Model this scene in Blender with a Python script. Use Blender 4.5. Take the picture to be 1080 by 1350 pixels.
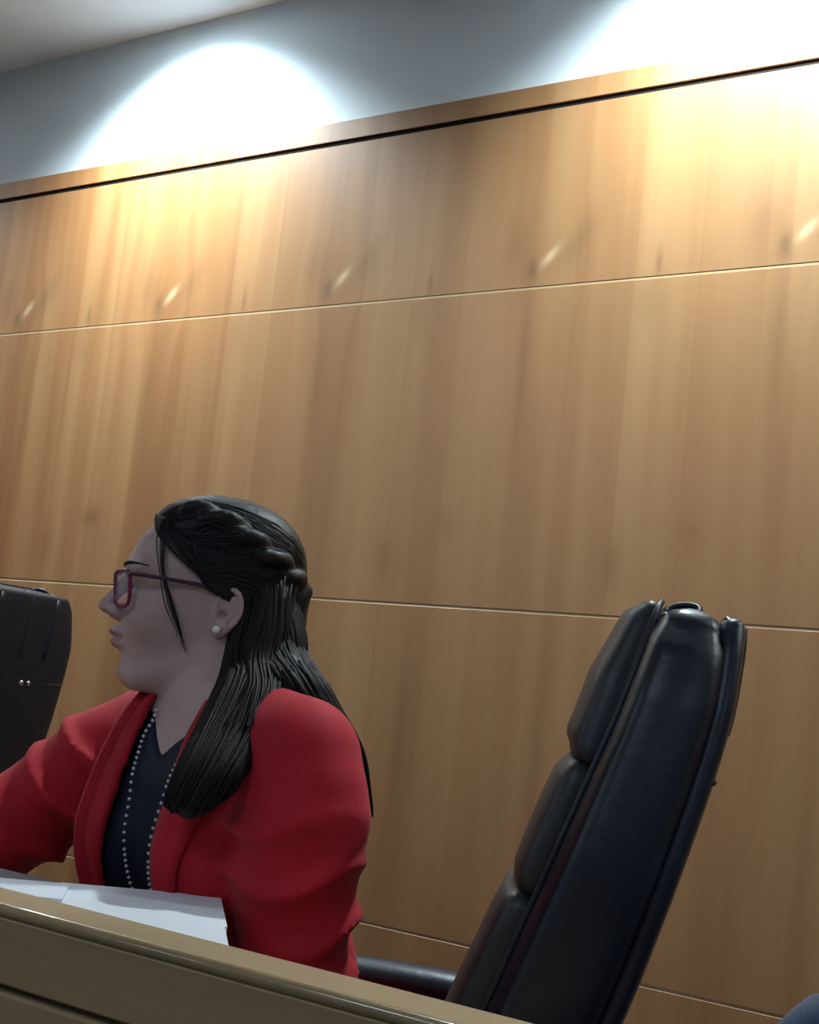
import bpy, bmesh, math, random
import numpy as np
from mathutils import Vector, Matrix
from mathutils.bvhtree import BVHTree

for o in list(bpy.data.objects):
    bpy.data.objects.remove(o)
scene = bpy.context.scene
COL = scene.collection
random.seed(4)

# ------------------------------------------------------------------ camera
# vanishing points of the wall joints and of the veneer grain give focal length, roll and yaw
FPX = 1900.0
_X = np.array([2652, 46, -1900.0]); _X /= np.linalg.norm(_X)
_Z = np.array([1617, -14800, 1900.0]); _Z -= _X * (_Z @ _X); _Z /= np.linalg.norm(_Z)
_Y = np.cross(_Z, _X)
RC = np.array([_X, _Y, _Z])
CAM = np.array([0.0, 0.0, 1.04])


def at(px, py, d):
    return CAM + (RC @ np.array([(px - 540) / FPX, (py - 675) / FPX, 1.0])) * d


def on_z(px, py, z):
    r = RC @ np.array([(px - 540) / FPX, (py - 675) / FPX, 1.0])
    return CAM + r * ((z - CAM[2]) / r[2])


cd = bpy.data.cameras.new('camera')
cam = bpy.data.objects.new('camera', cd)
COL.objects.link(cam)
right, down, fwd = RC[:, 0], RC[:, 1], RC[:, 2]
M = Matrix(((right[0], -down[0], -fwd[0], CAM[0]),
            (right[1], -down[1], -fwd[1], CAM[1]),
            (right[2], -down[2], -fwd[2], CAM[2]),
            (0, 0, 0, 1)))
cam.matrix_world = M
cd.sensor_fit = 'VERTICAL'
cd.sensor_height = 24.0
cd.lens = 24.0 * FPX / 1350.0
cd.clip_start = 0.02
scene.camera = cam

# ------------------------------------------------------------------ world, exposure, lights
world = bpy.data.worlds.new('world')
scene.world = world
world.use_nodes = True
world.node_tree.nodes['Background'].inputs[0].default_value = (0.6, 0.75, 1.0, 1)
world.node_tree.nodes['Background'].inputs[1].default_value = 0.02
vs = scene.view_settings
vs.view_transform = 'Standard'
vs.look = 'None'
vs.exposure = 0.0
vs.gamma = 1.0
vs.use_curve_mapping = False

SPOT_POWER = 215.0
SPOT_X = [-5.264, -3.841, -2.418, -0.995, 0.428, 1.851]
SPOT_GAP = 0.225
FILL_PANEL_POWER = 10.5
COOL = (0.78, 0.94, 1.0)

# room
WALL_Y = 2.29
CEIL = 2.60
X0, X1, Y0 = -6.5, 3.0, -4.5


# ------------------------------------------------------------------ helpers
def link(name, me, mat=None, parent=None):
    o = bpy.data.objects.new(name, me)
    COL.objects.link(o)
    if mat is not None and me is not None:
        me.materials.append(mat)
    if parent is not None:
        o.parent = parent
    return o


def tag(o, label=None, cat=None, group=None, kind=None):
    if label: o['label'] = label
    if cat: o['category'] = cat
    if group: o['group'] = group
    if kind: o['kind'] = kind
    return o


def empty(name, loc, rz=0.0):
    o = bpy.data.objects.new(name, None)
    COL.objects.link(o)
    o.empty_display_size = 0.05
    o.location = loc
    o.rotation_euler = (0, 0, rz)
    return o


def smooth(me, on=True):
    me.polygons.foreach_set('use_smooth', [on] * len(me.polygons))
    me.update()


def mesh_py(name, v, f, sm=False):
    me = bpy.data.meshes.new(name)
    me.from_pydata([tuple(map(float, p)) for p in v], [], f)
    me.update()
    if sm: smooth(me)
    return me


def box_mesh(name, lo, hi, bev=0.0, seg=2):
    bm = bmesh.new()
    bmesh.ops.create_cube(bm, size=1.0)
    for v in bm.verts:
        for i in range(3):
            v.co[i] = lo[i] if v.co[i] < 0 else hi[i]
    if bev > 0:
        bmesh.ops.bevel(bm, geom=bm.edges[:], offset=bev, segments=seg, profile=0.5, affect='EDGES')
    me = bpy.data.meshes.new(name)
    bm.to_mesh(me); bm.free()
    return me


def box(name, lo, hi, mat, parent=None, bev=0.0, seg=2):
    return link(name, box_mesh(name, lo, hi, bev, seg), mat, parent)


def tube_vf(pts, rad, n=8, cap=True, off=0, flat=None):
    """tube along pts with radius list; returns verts, faces"""
    pts = [np.array(p, float) for p in pts]
    m = len(pts)
    if not hasattr(rad, '__len__'): rad = [rad] * m
    V, Fc = [], []
    t0 = pts[1] - pts[0]
    a = np.array([0, 0, 1.0]) if abs(t0[2]) < 0.8 * np.linalg.norm(t0) else np.array([1.0, 0, 0])
    u = np.cross(t0, a); u /= np.linalg.norm(u)
    for i in range(m):
        t = pts[min(i + 1, m - 1)] - pts[max(i - 1, 0)]
        t /= (np.linalg.norm(t) + 1e-12)
        u = u - t * (u @ t); u /= (np.linalg.norm(u) + 1e-12)
        w = np.cross(t, u)
        for k in range(n):
            an = 2 * math.pi * k / n
            V.append(pts[i] + rad[i] * (math.cos(an) * u + math.sin(an) * w))
    for i in range(m - 1):
        for k in range(n):
            Fc.append((off + i * n + k, off + i * n + (k + 1) % n, off + (i + 1) * n + (k + 1) % n, off + (i + 1) * n + k))
    if cap:
        Fc.append(tuple(off + k for k in reversed(range(n))))
        Fc.append(tuple(off + (m - 1) * n + k for k in range(n)))
    return V, Fc


def tube(name, pts, rad, mat, parent=None, n=8):
    v, f = tube_vf(pts, rad, n)
    return link(name, mesh_py(name, v, f, True), mat, parent)


def spline(pts, n):
    """Catmull-Rom resample of a list of tuples to n points"""
    P = np.array(pts, float)
    m = len(P)
    out = []
    for q in np.linspace(0, m - 1 - 1e-9, n):
        i = int(q); t = q - i
        p0, p1, p2, p3 = P[max(i - 1, 0)], P[i], P[min(i + 1, m - 1)], P[min(i + 2, m - 1)]
        out.append(0.5 * ((2 * p1) + (-p0 + p2) * t + (2 * p0 - 5 * p1 + 4 * p2 - p3) * t * t + (-p0 + 3 * p1 - 3 * p2 + p3) * t ** 3))
    return np.array(out)


def lathe_mesh(name, prof, n=24):
    V, Fc = [], []
    for r, z in prof:
        for k in range(n):
            a = 2 * math.pi * k / n
            V.append((r * math.cos(a), r * math.sin(a), z))
    for i in range(len(prof) - 1):
        for k in range(n):
            Fc.append((i * n + k, i * n + (k + 1) % n, (i + 1) * n + (k + 1) % n, (i + 1) * n + k))
    me = mesh_py(name, V, Fc, True)
    return me


# ------------------------------------------------------------------ materials
def new_mat(name):
    m = bpy.data.materials.new(name)
    m.use_nodes = True
    return m, m.node_tree, m.node_tree.nodes['Principled BSDF']


def pmat(name, col, rough=0.5, spec=0.5, metal=0.0, var=0.0, vscale=8.0, bump=0.0, bscale=200.0, sheen=0.0, coat=0.0, emit=None, estr=0.0, stretch=(1, 1, 1)):
    m, nt, b = new_mat(name)
    b.inputs['Base Color'].default_value = (*col, 1)
    b.inputs['Roughness'].default_value = rough
    b.inputs['Specular IOR Level'].default_value = spec
    b.inputs['Metallic'].default_value = metal
    b.inputs['Sheen Weight'].default_value = sheen
    b.inputs['Coat Weight'].default_value = coat
    tc = nt.nodes.new('ShaderNodeTexCoord')
    mp = nt.nodes.new('ShaderNodeMapping')
    mp.inputs['Scale'].default_value = stretch
    nt.links.new(tc.outputs['Object'], mp.inputs['Vector'])
    if var > 0:
        n = nt.nodes.new('ShaderNodeTexNoise'); n.inputs['Scale'].default_value = vscale; n.inputs['Detail'].default_value = 5
        nt.links.new(mp.outputs[0], n.inputs['Vector'])
        mx = nt.nodes.new('ShaderNodeMix'); mx.data_type = 'RGBA'
        mx.inputs[6].default_value = (*[c * (1 - var) for c in col], 1)
        mx.inputs[7].default_value = (*[min(1, c * (1 + var)) for c in col], 1)
        nt.links.new(n.outputs['Fac'], mx.inputs[0])
        nt.links.new(mx.outputs[2], b.inputs['Base Color'])
    if bump > 0:
        n2 = nt.nodes.new('ShaderNodeTexNoise'); n2.inputs['Scale'].default_value = bscale; n2.inputs['Detail'].default_value = 3
        nt.links.new(mp.outputs[0], n2.inputs['Vector'])
        bp = nt.nodes.new('ShaderNodeBump'); bp.inputs['Strength'].default_value = bump; bp.inputs['Distance'].default_value = 0.004
        nt.links.new(n2.outputs['Fac'], bp.inputs['Height'])
        nt.links.new(bp.outputs[0], b.inputs['Normal'])
    if emit:
        b.inputs['Emission Color'].default_value = (*emit, 1)
        b.inputs['Emission Strength'].default_value = estr
    return m


class NG:
    """tiny node-graph helper"""
    def __init__(s, nt): s.nt = nt
    def val(s, x, sock):
        if isinstance(x, (int, float)): sock.default_value = x
        else: s.nt.links.new(x, sock)
    def math(s, op, a, b=0.0, c=0.0):
        n = s.nt.nodes.new('ShaderNodeMath'); n.operation = op
        s.val(a, n.inputs[0]); s.val(b, n.inputs[1]); s.val(c, n.inputs[2])
        return n.outputs[0]
    def noise(s, vec, scale, detail=4, dist=0.0, rough=0.55):
        n = s.nt.nodes.new('ShaderNodeTexNoise')
        n.inputs['Scale'].default_value = scale; n.inputs['Detail'].default_value = detail
        n.inputs['Distortion'].default_value = dist; n.inputs['Roughness'].default_value = rough
        s.nt.links.new(vec, n.inputs['Vector']); return n.outputs['Fac']
    def comb(s, x, y, z):
        n = s.nt.nodes.new('ShaderNodeCombineXYZ')
        s.val(x, n.inputs[0]); s.val(y, n.inputs[1]); s.val(z, n.inputs[2]); return n.outputs[0]
    def mix(s, fac, a, b, blend='MIX'):
        n = s.nt.nodes.new('ShaderNodeMix'); n.data_type = 'RGBA'; n.blend_type = blend
        s.val(fac, n.inputs[0])
        for x, k in ((a, 6), (b, 7)):
            if isinstance(x, tuple): n.inputs[k].default_value = (*x, 1)
            else: s.nt.links.new(x, n.inputs[k])
        return n.outputs[2]
    def ramp(s, fac, stops):
        n = s.nt.nodes.new('ShaderNodeValToRGB')
        e = n.color_ramp.elements
        while len(e) < len(stops): e.new(0.5)
        for el, (p, c) in zip(e, stops):
            el.position = p; el.color = (*c, 1)
        s.val(fac, n.inputs[0]); return n.outputs[0]
    def gauss(s, u, v, u0, v0, su, sv):
        a = s.math('DIVIDE', s.math('SUBTRACT', u, u0), su)
        b = s.math('DIVIDE', s.math('SUBTRACT', v, v0), sv)
        r = s.math('ADD', s.math('MULTIPLY', a, a), s.math('MULTIPLY', b, b))
        return s.math('POWER', 2.718, s.math('MULTIPLY', r, -1.0))


def veneer_material():
    """slip-matched veneer: one 0.51 m flitch repeated along the wall, knots at the same height in each repeat"""
    m, nt, b = new_mat('wood_veneer')
    g = NG(nt)
    tc = nt.nodes.new('ShaderNodeTexCoord')
    sp = nt.nodes.new('ShaderNodeSeparateXYZ')
    nt.links.new(tc.outputs['Object'], sp.inputs[0])
    x, z = sp.outputs[0], sp.outputs[2]
    P = 0.506
    q = g.math('DIVIDE', g.math('ADD', x, 2.432 + P * 20), P)
    leaf = g.math('FLOOR', q)
    u = g.math('MULTIPLY', g.math('FRACT', q), P)              # metres inside the flitch, a knot at 0.0/0.506
    uw = g.math('SUBTRACT', g.math('MODULO', g.math('ADD', u, P / 2), P), P / 2)   # wrapped around the knot
    # narrow leaves inside the flitch
    q2 = g.math('DIVIDE', g.math('ADD', x, 10.03), 0.126)
    leaf2 = g.math('FLOOR', q2)
    wn = nt.nodes.new('ShaderNodeTexWhiteNoise'); wn.noise_dimensions = '1D'
    nt.links.new(leaf2, wn.inputs['W'])
    tone = wn.outputs['Value']
    wn2 = nt.nodes.new('ShaderNodeTexWhiteNoise'); wn2.noise_dimensions = '1D'
    nt.links.new(leaf, wn2.inputs['W'])
    # grain bends round the knots
    pull = g.gauss(uw, z, 0.01, 1.89, 0.09, 0.10)
    bend = g.math('MULTIPLY', g.math('MULTIPLY', pull, uw), -0.55)
    xg = g.math('ADD', x, bend)
    ug = g.math('ADD', u, bend)
    broad = g.noise(g.comb(g.math('MULTIPLY', ug, 9), g.math('MULTIPLY', leaf, 0.13), g.math('MULTIPLY', z, 0.55)), 1.0, 3, 0.4)
    mid = g.noise(g.comb(g.math('MULTIPLY', xg, 26), 0.0, g.math('MULTIPLY', z, 0.8)), 1.0, 4, 0.3)
    fine = g.noise(g.comb(g.math('MULTIPLY', xg, 220), 0.0, g.math('MULTIPLY', z, 3.0)), 1.0, 3)
    fac = g.math('ADD', g.math('MULTIPLY', broad, 0.75), g.math('ADD', g.math('MULTIPLY', mid, 0.30), g.math('ADD', g.math('MULTIPLY', fine, 0.05), g.math('MULTIPLY', tone, 0.17))))
    fac = g.math('ADD', fac, -0.13)
    col = g.ramp(fac, [(0.20, (0.200, 0.076, 0.025)), (0.42, (0.295, 0.128, 0.046)), (0.60, (0.365, 0.182, 0.073)), (0.85, (0.44, 0.248, 0.108))])
    # the veneer blends to a paler, greyer tone towards larger x
    cut = nt.nodes.new('ShaderNodeMapRange'); cut.interpolation_type = 'SMOOTHSTEP'
    cut.inputs['From Min'].default_value = -2.75; cut.inputs['From Max'].default_value = -1.75
    cut.inputs['To Min'].default_value = 0.0; cut.inputs['To Max'].default_value = 0.38
    nt.links.new(x, cut.inputs['Value'])
    col = g.mix(cut.outputs[0], col, (0.305, 0.180, 0.089))
    # knots: a small dark eye with a pale flare to its upper right, a faint one half a flitch on
    eye = g.gauss(uw, z, -0.012, 1.878, 0.014, 0.024)
    flare = g.gauss(g.math('SUBTRACT', uw, g.math('MULTIPLY', g.math('SUBTRACT', z, 1.885), 0.75)), z, 0.012, 1.902, 0.011, 0.018)
    dark2 = g.gauss(g.math('SUBTRACT', uw, g.math('MULTIPLY', g.math('SUBTRACT', z, 1.93), 0.6)), z, 0.085, 1.93, 0.032, 0.055)
    shade = g.gauss(uw, z, -0.055, 1.93, 0.035, 0.06)
    uh = g.math('SUBTRACT', u, P / 2 + 0.003)
    eye2 = g.gauss(uh, z, 0.0, 1.868, 0.007, 0.028)
    sh2 = g.gauss(uh, z, -0.01, 1.80, 0.03, 0.05)
    # a dark streak below the knots and blotches lower down
    st = g.gauss(uw, z, -0.012, 1.70, 0.016, 0.13)
    kb = g.gauss(g.math('SUBTRACT', u, 0.36), z, 0.0, 1.375, 0.03, 0.024)
    kb2 = g.gauss(g.math('SUBTRACT', u, 0.215), z, 0.0, 1.31, 0.022, 0.05)
    kb3 = g.gauss(g.math('SUBTRACT', u, 0.30), z, 0.0, 0.93, 0.014, 0.16)
    dk = (0.17, 0.085, 0.034)
    col = g.mix(g.math('MULTIPLY', eye, 0.85), col, dk)
    col = g.mix(g.math('MULTIPLY', eye2, 0.6), col, dk)
    col = g.mix(g.math('MULTIPLY', dark2, 0.40), col, dk)
    col = g.mix(g.math('MULTIPLY', shade, 0.36), col, dk)
    col = g.mix(g.math('MULTIPLY', sh2, 0.22), col, dk)
    col = g.mix(g.math('MULTIPLY', st, 0.30), col, dk)
    rnd = wn2.outputs['Value']
    col = g.mix(g.math('MULTIPLY', g.math('MULTIPLY', kb, rnd), 0.75), col, (0.20, 0.085, 0.035))
    col = g.mix(g.math('MULTIPLY', kb2, 0.42), col, (0.20, 0.085, 0.03))
    col = g.mix(g.math('MULTIPLY', kb3, 0.40), col, (0.18, 0.08, 0.03))
    col = g.mix(g.math('MULTIPLY', flare, 0.5), col, (0.72, 0.55, 0.33))
    nt.links.new(col, b.inputs['Base Color'])
    b.inputs['Roughness'].default_value = 0.42
    b.inputs['Specular IOR Level'].default_value = 0.45
    return m


def plank_wood(name, c1, c2, rough=0.35, axis=0, coat=0.0):
    m, nt, b = new_mat(name)
    g = NG(nt)
    tc = nt.nodes.new('ShaderNodeTexCoord')
    mp = nt.nodes.new('ShaderNodeMapping')
    s = [14, 14, 14]; s[axis] = 0.8
    mp.inputs['Scale'].default_value = s
    nt.links.new(tc.outputs['Object'], mp.inputs['Vector'])
    n1 = g.noise(mp.outputs[0], 1.3, 5, 0.6)
    n2 = g.noise(mp.outputs[0], 9.0, 3)
    f = g.math('ADD', g.math('MULTIPLY', n1, 0.8), g.math('MULTIPLY', n2, 0.2))
    col = g.ramp(f, [(0.3, c1), (0.7, c2)])
    nt.links.new(col, b.inputs['Base Color'])
    b.inputs['Roughness'].default_value = rough
    b.inputs['Coat Weight'].default_value = coat
    b.inputs['Coat Roughness'].default_value = 0.07
    return m


M_veneer = veneer_material()
M_plaster = pmat('white_plaster', (0.66, 0.74, 0.79), 0.85, 0.2, var=0.03, vscale=3, bump=0.05, bscale=150)
M_ceil = pmat('ceiling_plaster', (0.72, 0.76, 0.80), 0.9, 0.1, var=0.03, vscale=2)
M_wallgrey = pmat('painted_wall', (0.42, 0.42, 0.43), 0.9, 0.1, var=0.04, vscale=2)
M_gap = pmat('base_black_and_gap_shade', (0.015, 0.011, 0.008), 0.9, 0.1)
M_joint = pmat('pale_edge_strip', (0.47, 0.32, 0.17), 0.5, 0.3, var=0.1, vscale=20)
M_floor = pmat('carpet', (0.07, 0.06, 0.06), 0.95, 0.1, var=0.3, vscale=60, bump=0.3, bscale=300)
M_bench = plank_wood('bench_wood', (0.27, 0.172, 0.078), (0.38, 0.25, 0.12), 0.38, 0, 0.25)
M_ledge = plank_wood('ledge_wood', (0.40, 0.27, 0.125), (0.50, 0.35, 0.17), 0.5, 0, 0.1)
M_bead_edge = plank_wood('varnished_edge', (0.33, 0.22, 0.10), (0.42, 0.29, 0.14), 0.22, 0, 1.0)
M_leather = pmat('black_leather', (0.006, 0.009, 0.018), 0.38, 0.42, var=0.2, vscale=30, bump=0.10, bscale=130)
M_leather2 = pmat('black_leather_front', (0.018, 0.018, 0.021), 0.45, 0.5, var=0.2, vscale=30, bump=0.12, bscale=130)
M_plastic = pmat('black_plastic', (0.012, 0.012, 0.014), 0.4, 0.5, var=0.1)
M_chrome = pmat('chrome', (0.7, 0.7, 0.72), 0.18, 0.5, 1.0)
M_navy = pmat('navy_upholstery', (0.018, 0.032, 0.070), 0.8, 0.3, var=0.2, vscale=80, bump=0.2, bscale=400, sheen=0.2)
M_paper = pmat('paper', (0.80, 0.82, 0.86), 0.8, 0.2, var=0.015, vscale=6)
M_binder = pmat('binder_cover', (0.012, 0.018, 0.060), 0.45, 0.4, var=0.15, vscale=20)
M_white_metal = pmat('white_metal', (0.75, 0.75, 0.75), 0.4, 0.5)
M_lamp = pmat('lamp_face', (0.9, 0.9, 0.9), 0.5, emit=COOL, estr=110.0)
M_fill_panel = pmat('fill_panel_diffuser', (0.9, 0.9, 0.9), 0.5, emit=COOL, estr=2.2)
M_skin = pmat('skin', (0.50, 0.335, 0.305), 0.5, 0.4, var=0.06, vscale=25, bump=0.03, bscale=400)
M_skin.node_tree.nodes['Principled BSDF'].inputs['Subsurface Weight'].default_value = 0.12
M_skin.node_tree.nodes['Principled BSDF'].inputs['Subsurface Radius'].default_value = (0.012, 0.005, 0.003)
M_lip = pmat('lips', (0.36, 0.17, 0.17), 0.4, 0.5, var=0.1, vscale=60)
M_eye = pmat('eye_white', (0.36, 0.34, 0.36), 0.25, 0.6)
M_iris = pmat('iris', (0.02, 0.012, 0.008), 0.15, 0.6)
M_brow = pmat('brow_hair', (0.02, 0.013, 0.012), 0.7, 0.3)
M_nail = pmat('nail', (0.55, 0.38, 0.36), 0.25, 0.5)
M_hair = pmat('dark_brown_hair', (0.009, 0.0068, 0.0078), 0.52, 0.25, var=0.5, vscale=40, bump=0.25, bscale=120, stretch=(1, 1, 0.15))
M_hairtip = pmat('brown_hair_lengths', (0.013, 0.008, 0.0078), 0.55, 0.14, var=0.4, vscale=40, bump=0.25, bscale=120, stretch=(1, 1, 0.15))
M_jacket = pmat('red_wool', (0.41, 0.007, 0.017), 0.75, 0.25, var=0.10, vscale=14, bump=0.12, bscale=500, sheen=0.06)
M_blouse = pmat('navy_blouse', (0.008, 0.010, 0.026), 0.6, 0.3, var=0.3, vscale=50)
M_trouser = pmat('dark_trousers', (0.012, 0.013, 0.018), 0.8, 0.2, var=0.2, vscale=50)
M_shoe = pmat('black_shoe', (0.01, 0.01, 0.01), 0.3, 0.5, var=0.1)
M_bead = pmat('pale_bead', (0.62, 0.62, 0.58), 0.3, 0.6)
M_pearl = pmat('pearl', (0.9, 0.88, 0.86), 0.2, 0.6)
M_frame = pmat('glasses_frame', (0.20, 0.010, 0.050), 0.3, 0.5, var=0.2, vscale=60)
M_temple = pmat('temple_plastic', (0.045, 0.006, 0.026), 0.35, 0.5, var=0.2, vscale=60)
m, nt, b = new_mat('glasses_lens')
b.inputs['Base Color'].default_value = (0.9, 0.88, 1.0, 1)
b.inputs['Roughness'].default_value = 0.03
tr = nt.nodes.new('ShaderNodeBsdfTransparent')
mxs = nt.nodes.new('ShaderNodeMixShader'); mxs.inputs[0].default_value = 0.16
nt.links.new(tr.outputs[0], mxs.inputs[1]); nt.links.new(b.outputs[0], mxs.inputs[2])
nt.links.new(mxs.outputs[0], nt.nodes['Material Output'].inputs['Surface'])
M_lens = m

# ------------------------------------------------------------------ the setting
tag(box('floor', (X0, Y0, -0.1), (X1, WALL_Y + 0.15, 0), M_floor), kind='structure')
tag(box('ceiling', (X0, Y0, CEIL), (X1, WALL_Y + 0.15, CEIL + 0.1), M_ceil), kind='structure')
wall = tag(box('wall_back', (X0, WALL_Y + 0.032, 0), (X1, WALL_Y + 0.15, CEIL), M_plaster), kind='structure')
tag(box('wall_left', (X0 - 0.1, Y0, 0), (X0, WALL_Y + 0.15, CEIL), M_wallgrey), kind='structure')
tag(box('wall_right', (X1, Y0, 0), (X1 + 0.1, WALL_Y + 0.15, CEIL), M_wallgrey), kind='structure')
tag(box('wall_front', (X0, Y0 - 0.1, 0), (X1, Y0, CEIL), M_wallgrey), kind='structure')
# wood cladding: rows of veneered panels with pale joint strips, a black strip painting the reveal's shade and a capping strip
JZ = [0.606, 1.2185, 1.841]
rows = [(0.10, JZ[0]), (JZ[0], JZ[1]), (JZ[1], JZ[2]), (JZ[2], 2.2025)]
for i, (za, zb) in enumerate(rows):
    lo = za + (0.0022 if i else 0.0)
    hi = zb - (0.0022 if i < 3 else 0.0)
    box('wood_panel', (X0, WALL_Y, lo), (X1, WALL_Y + 0.032, hi), M_veneer, wall, 0.0008, 1)
for z in JZ:
    box('joint_strip', (X0, WALL_Y + 0.0006, z - 0.0021), (X1, WALL_Y + 0.03, z + 0.0021), M_joint, wall)
box('gap_shade_strip', (X0, WALL_Y + 0.004, 2.2025), (X1, WALL_Y + 0.032, 2.2135), M_gap, wall)  # near-black filler, almost flush, stands in for the shade inside the gap
tag(box('trim_1', (X0, WALL_Y, 2.2135), (X1, WALL_Y + 0.032, 2.257), M_veneer, None, 0.001, 1), kind='structure')
tag(box('baseboard_back', (X0, WALL_Y + 0.004, 0), (X1, WALL_Y + 0.032, 0.099), M_gap), kind='structure')

# ------------------------------------------------------------------ ceiling downlights and added fill panels
ring = lathe_mesh('trim_ring', [(0.048, 0.0005), (0.050, -0.008), (0.052, -0.011), (0.066, -0.011), (0.070, -0.008), (0.070, 0.0005)], 28)
ring.materials.append(M_white_metal)
cup = lathe_mesh('lamp_disc', [(0.0005, 0.0), (0.047, 0.0), (0.047, 0.006), (0.0005, 0.006)], 24)
cup.materials.append(M_lamp)
for i, x in enumerate(SPOT_X):
    e = empty('ceiling_downlight', (x, WALL_Y - SPOT_GAP, CEIL - 0.001))
    tag(e, 'round white-rimmed ceiling downlight washing the wood panelled wall', 'downlight', 'downlights along the panelled wall')
    link('trim_ring', ring, None, e)
    d = link('lamp_disc', cup, None, e); d.location = (0, 0, -0.006)
    ld = bpy.data.lights.new('spot', 'SPOT')
    ld.energy = SPOT_POWER; ld.color = COOL
    ld.spot_size = math.radians(130); ld.spot_blend = 1.0
    ld.shadow_soft_size = 0.05
    lo = bpy.data.objects.new('spot', ld); COL.objects.link(lo)
    lo.parent = e; lo.location = (0, 0, -0.02)
    lo.rotation_euler = (math.radians(17), 0, 0)      # tilted to the wall
fr_me = None
for gx in (-5.4, -3.4, -0.6, 2.0):  # unseen fill panels added behind the camera, placed for the ledge edge highlight
    for gy in (-0.9, -3.0):
        e = empty('added_fill_panel', (gx, gy, CEIL))
        tag(e, 'unseen square ceiling panel added as fill over the room', 'fill light', 'unseen fill panels added in the ceiling')
        bm = bmesh.new()
        for (a, b2) in (((-0.31, -0.31), (0.31, -0.29)), ((-0.31, 0.29), (0.31, 0.31)), ((-0.31, -0.29), (-0.29, 0.29)), ((0.29, -0.29), (0.31, 0.29))):
            r = bmesh.ops.create_cube(bm, size=1.0)
            for v in r['verts']:
                v.co.x = a[0] if v.co.x < 0 else b2[0]
                v.co.y = a[1] if v.co.y < 0 else b2[1]
                v.co.z = -0.02 if v.co.z < 0 else 0.0
        me = bpy.data.meshes.new('frame'); bm.to_mesh(me); bm.free()
        link('frame', me, M_white_metal, e)
        box('diffuser', (-0.29, -0.29, -0.012), (0.29, 0.29, -0.002), M_fill_panel, e)
        ld = bpy.data.lights.new('panel_fill', 'AREA'); ld.energy = FILL_PANEL_POWER; ld.color = (0.57, 0.75, 1.0)
        ld.shape = 'SQUARE'; ld.size = 0.58
        lo = bpy.data.objects.new('panel_fill', ld); COL.objects.link(lo); lo.parent = e; lo.location = (0, 0, -0.016)

# ------------------------------------------------------------------ bench
LEDGE_Z, DESK_Z = 0.84, 0.74
BX0, BX1 = -4.2, -0.46
bench = empty('judges_bench', ((BX0 + BX1) / 2, 0.83, 0))
tag(bench, 'long light wood bench with raised front ledge below the seated woman', 'bench')


def rel(v): return (v[0] - bench.location.x, v[1] - bench.location.y, v[2])


def bpart(name, lo, hi, mat, bev=0.002, seg=2):
    return box(name, rel(lo), rel(hi), mat, bench, bev, seg)


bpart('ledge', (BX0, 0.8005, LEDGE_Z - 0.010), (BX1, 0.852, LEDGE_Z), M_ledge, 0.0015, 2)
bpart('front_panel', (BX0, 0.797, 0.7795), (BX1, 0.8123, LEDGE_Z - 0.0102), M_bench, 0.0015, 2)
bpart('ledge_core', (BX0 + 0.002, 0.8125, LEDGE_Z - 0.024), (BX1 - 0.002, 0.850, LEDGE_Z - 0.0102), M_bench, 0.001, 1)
v, f = tube_vf([rel((BX0, 0.8005, LEDGE_Z - 0.0052)), rel((BX1, 0.8005, LEDGE_Z - 0.0052))], 0.005, 24)
link('edge_bead', mesh_py('edge_bead', v, f, True), M_bead_edge, bench)
bpart('moulding', (BX0 + 0.002, 0.797, 0.711), (BX1 - 0.002, 0.812, 0.7740), M_bench, 0.003, 3)
bpart('lower_panel', (BX0 + 0.01, 0.799, 0.04), (BX1 - 0.012, 0.812, 0.710), M_bench)
bpart('plinth', (BX0 + 0.02, 0.80, 0.0), (BX1 - 0.02, 0.835, 0.04), M_gap)
bpart('inner_upstand', (BX0 + 0.01, 0.8125, DESK_Z), (BX1 - 0.012, 0.845, LEDGE_Z - 0.0245), M_bench)
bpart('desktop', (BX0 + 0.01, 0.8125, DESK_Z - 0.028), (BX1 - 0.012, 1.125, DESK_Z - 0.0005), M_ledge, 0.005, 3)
for sx in (BX0 + 0.03, -3.0, -2.0, BX1 - 0.06):
    bpart('support_panel', (sx, 0.8125, 0.0), (sx + 0.025, 1.05, DESK_Z - 0.0285), M_bench)

# ------------------------------------------------------------------ surface nets on a rectilinear grid
def axis(segments):
    """segments: list of (start, end, step) joined end to start"""
    out = []
    for a, b2, s in segments:
        n = max(1, int(round((b2 - a) / s)))
        out += list(a + (b2 - a) * np.arange(n) / n)
    out.append(segments[-1][1])
    return np.array(out, np.float32)


class Field:
    def __init__(s, xs, ys, zs):
        s.ax = (xs, ys, zs)
        s.F = np.full((len(xs), len(ys), len(zs)), 0.15, np.float32)

    def block(s, lo, hi):
        sl = []
        for a, l, h in zip(s.ax, lo, hi):
            i0 = max(0, int(np.searchsorted(a, l)) - 1); i1 = min(len(a), int(np.searchsorted(a, h)) + 1)
            sl.append(slice(i0, max(i1, i0)))
        return tuple(sl)

    def pts(s, sl):
        x = s.ax[0][sl[0]][:, None, None]; y = s.ax[1][sl[1]][None, :, None]; z = s.ax[2][sl[2]][None, None, :]
        return x, y, z

    def op(s, fn, lo, hi, k=0.0, mode='add', pad=None):
        p = pad if pad is not None else max(0.02, 2.5 * k)
        sl = s.block(np.array(lo) - p, np.array(hi) + p)
        if any(q.stop <= q.start for q in sl): return
        x, y, z = s.pts(sl)
        d = fn(x, y, z).astype(np.float32)
        a = s.F[sl]
        if mode == 'add': s.F[sl] = smin(a, d, k)
        elif mode == 'sub': s.F[sl] = -smin(-a, d, k)
        elif mode == 'cut': s.F[sl] = -smin(-a, -d, k)
        elif mode == 'disp': s.F[sl] = a + d


def smin(a, b2, k):
    if k <= 0: return np.minimum(a, b2)
    h = np.clip(0.5 + 0.5 * (b2 - a) / k, 0, 1)
    return b2 * (1 - h) + a * h - k * h * (1 - h)


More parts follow.
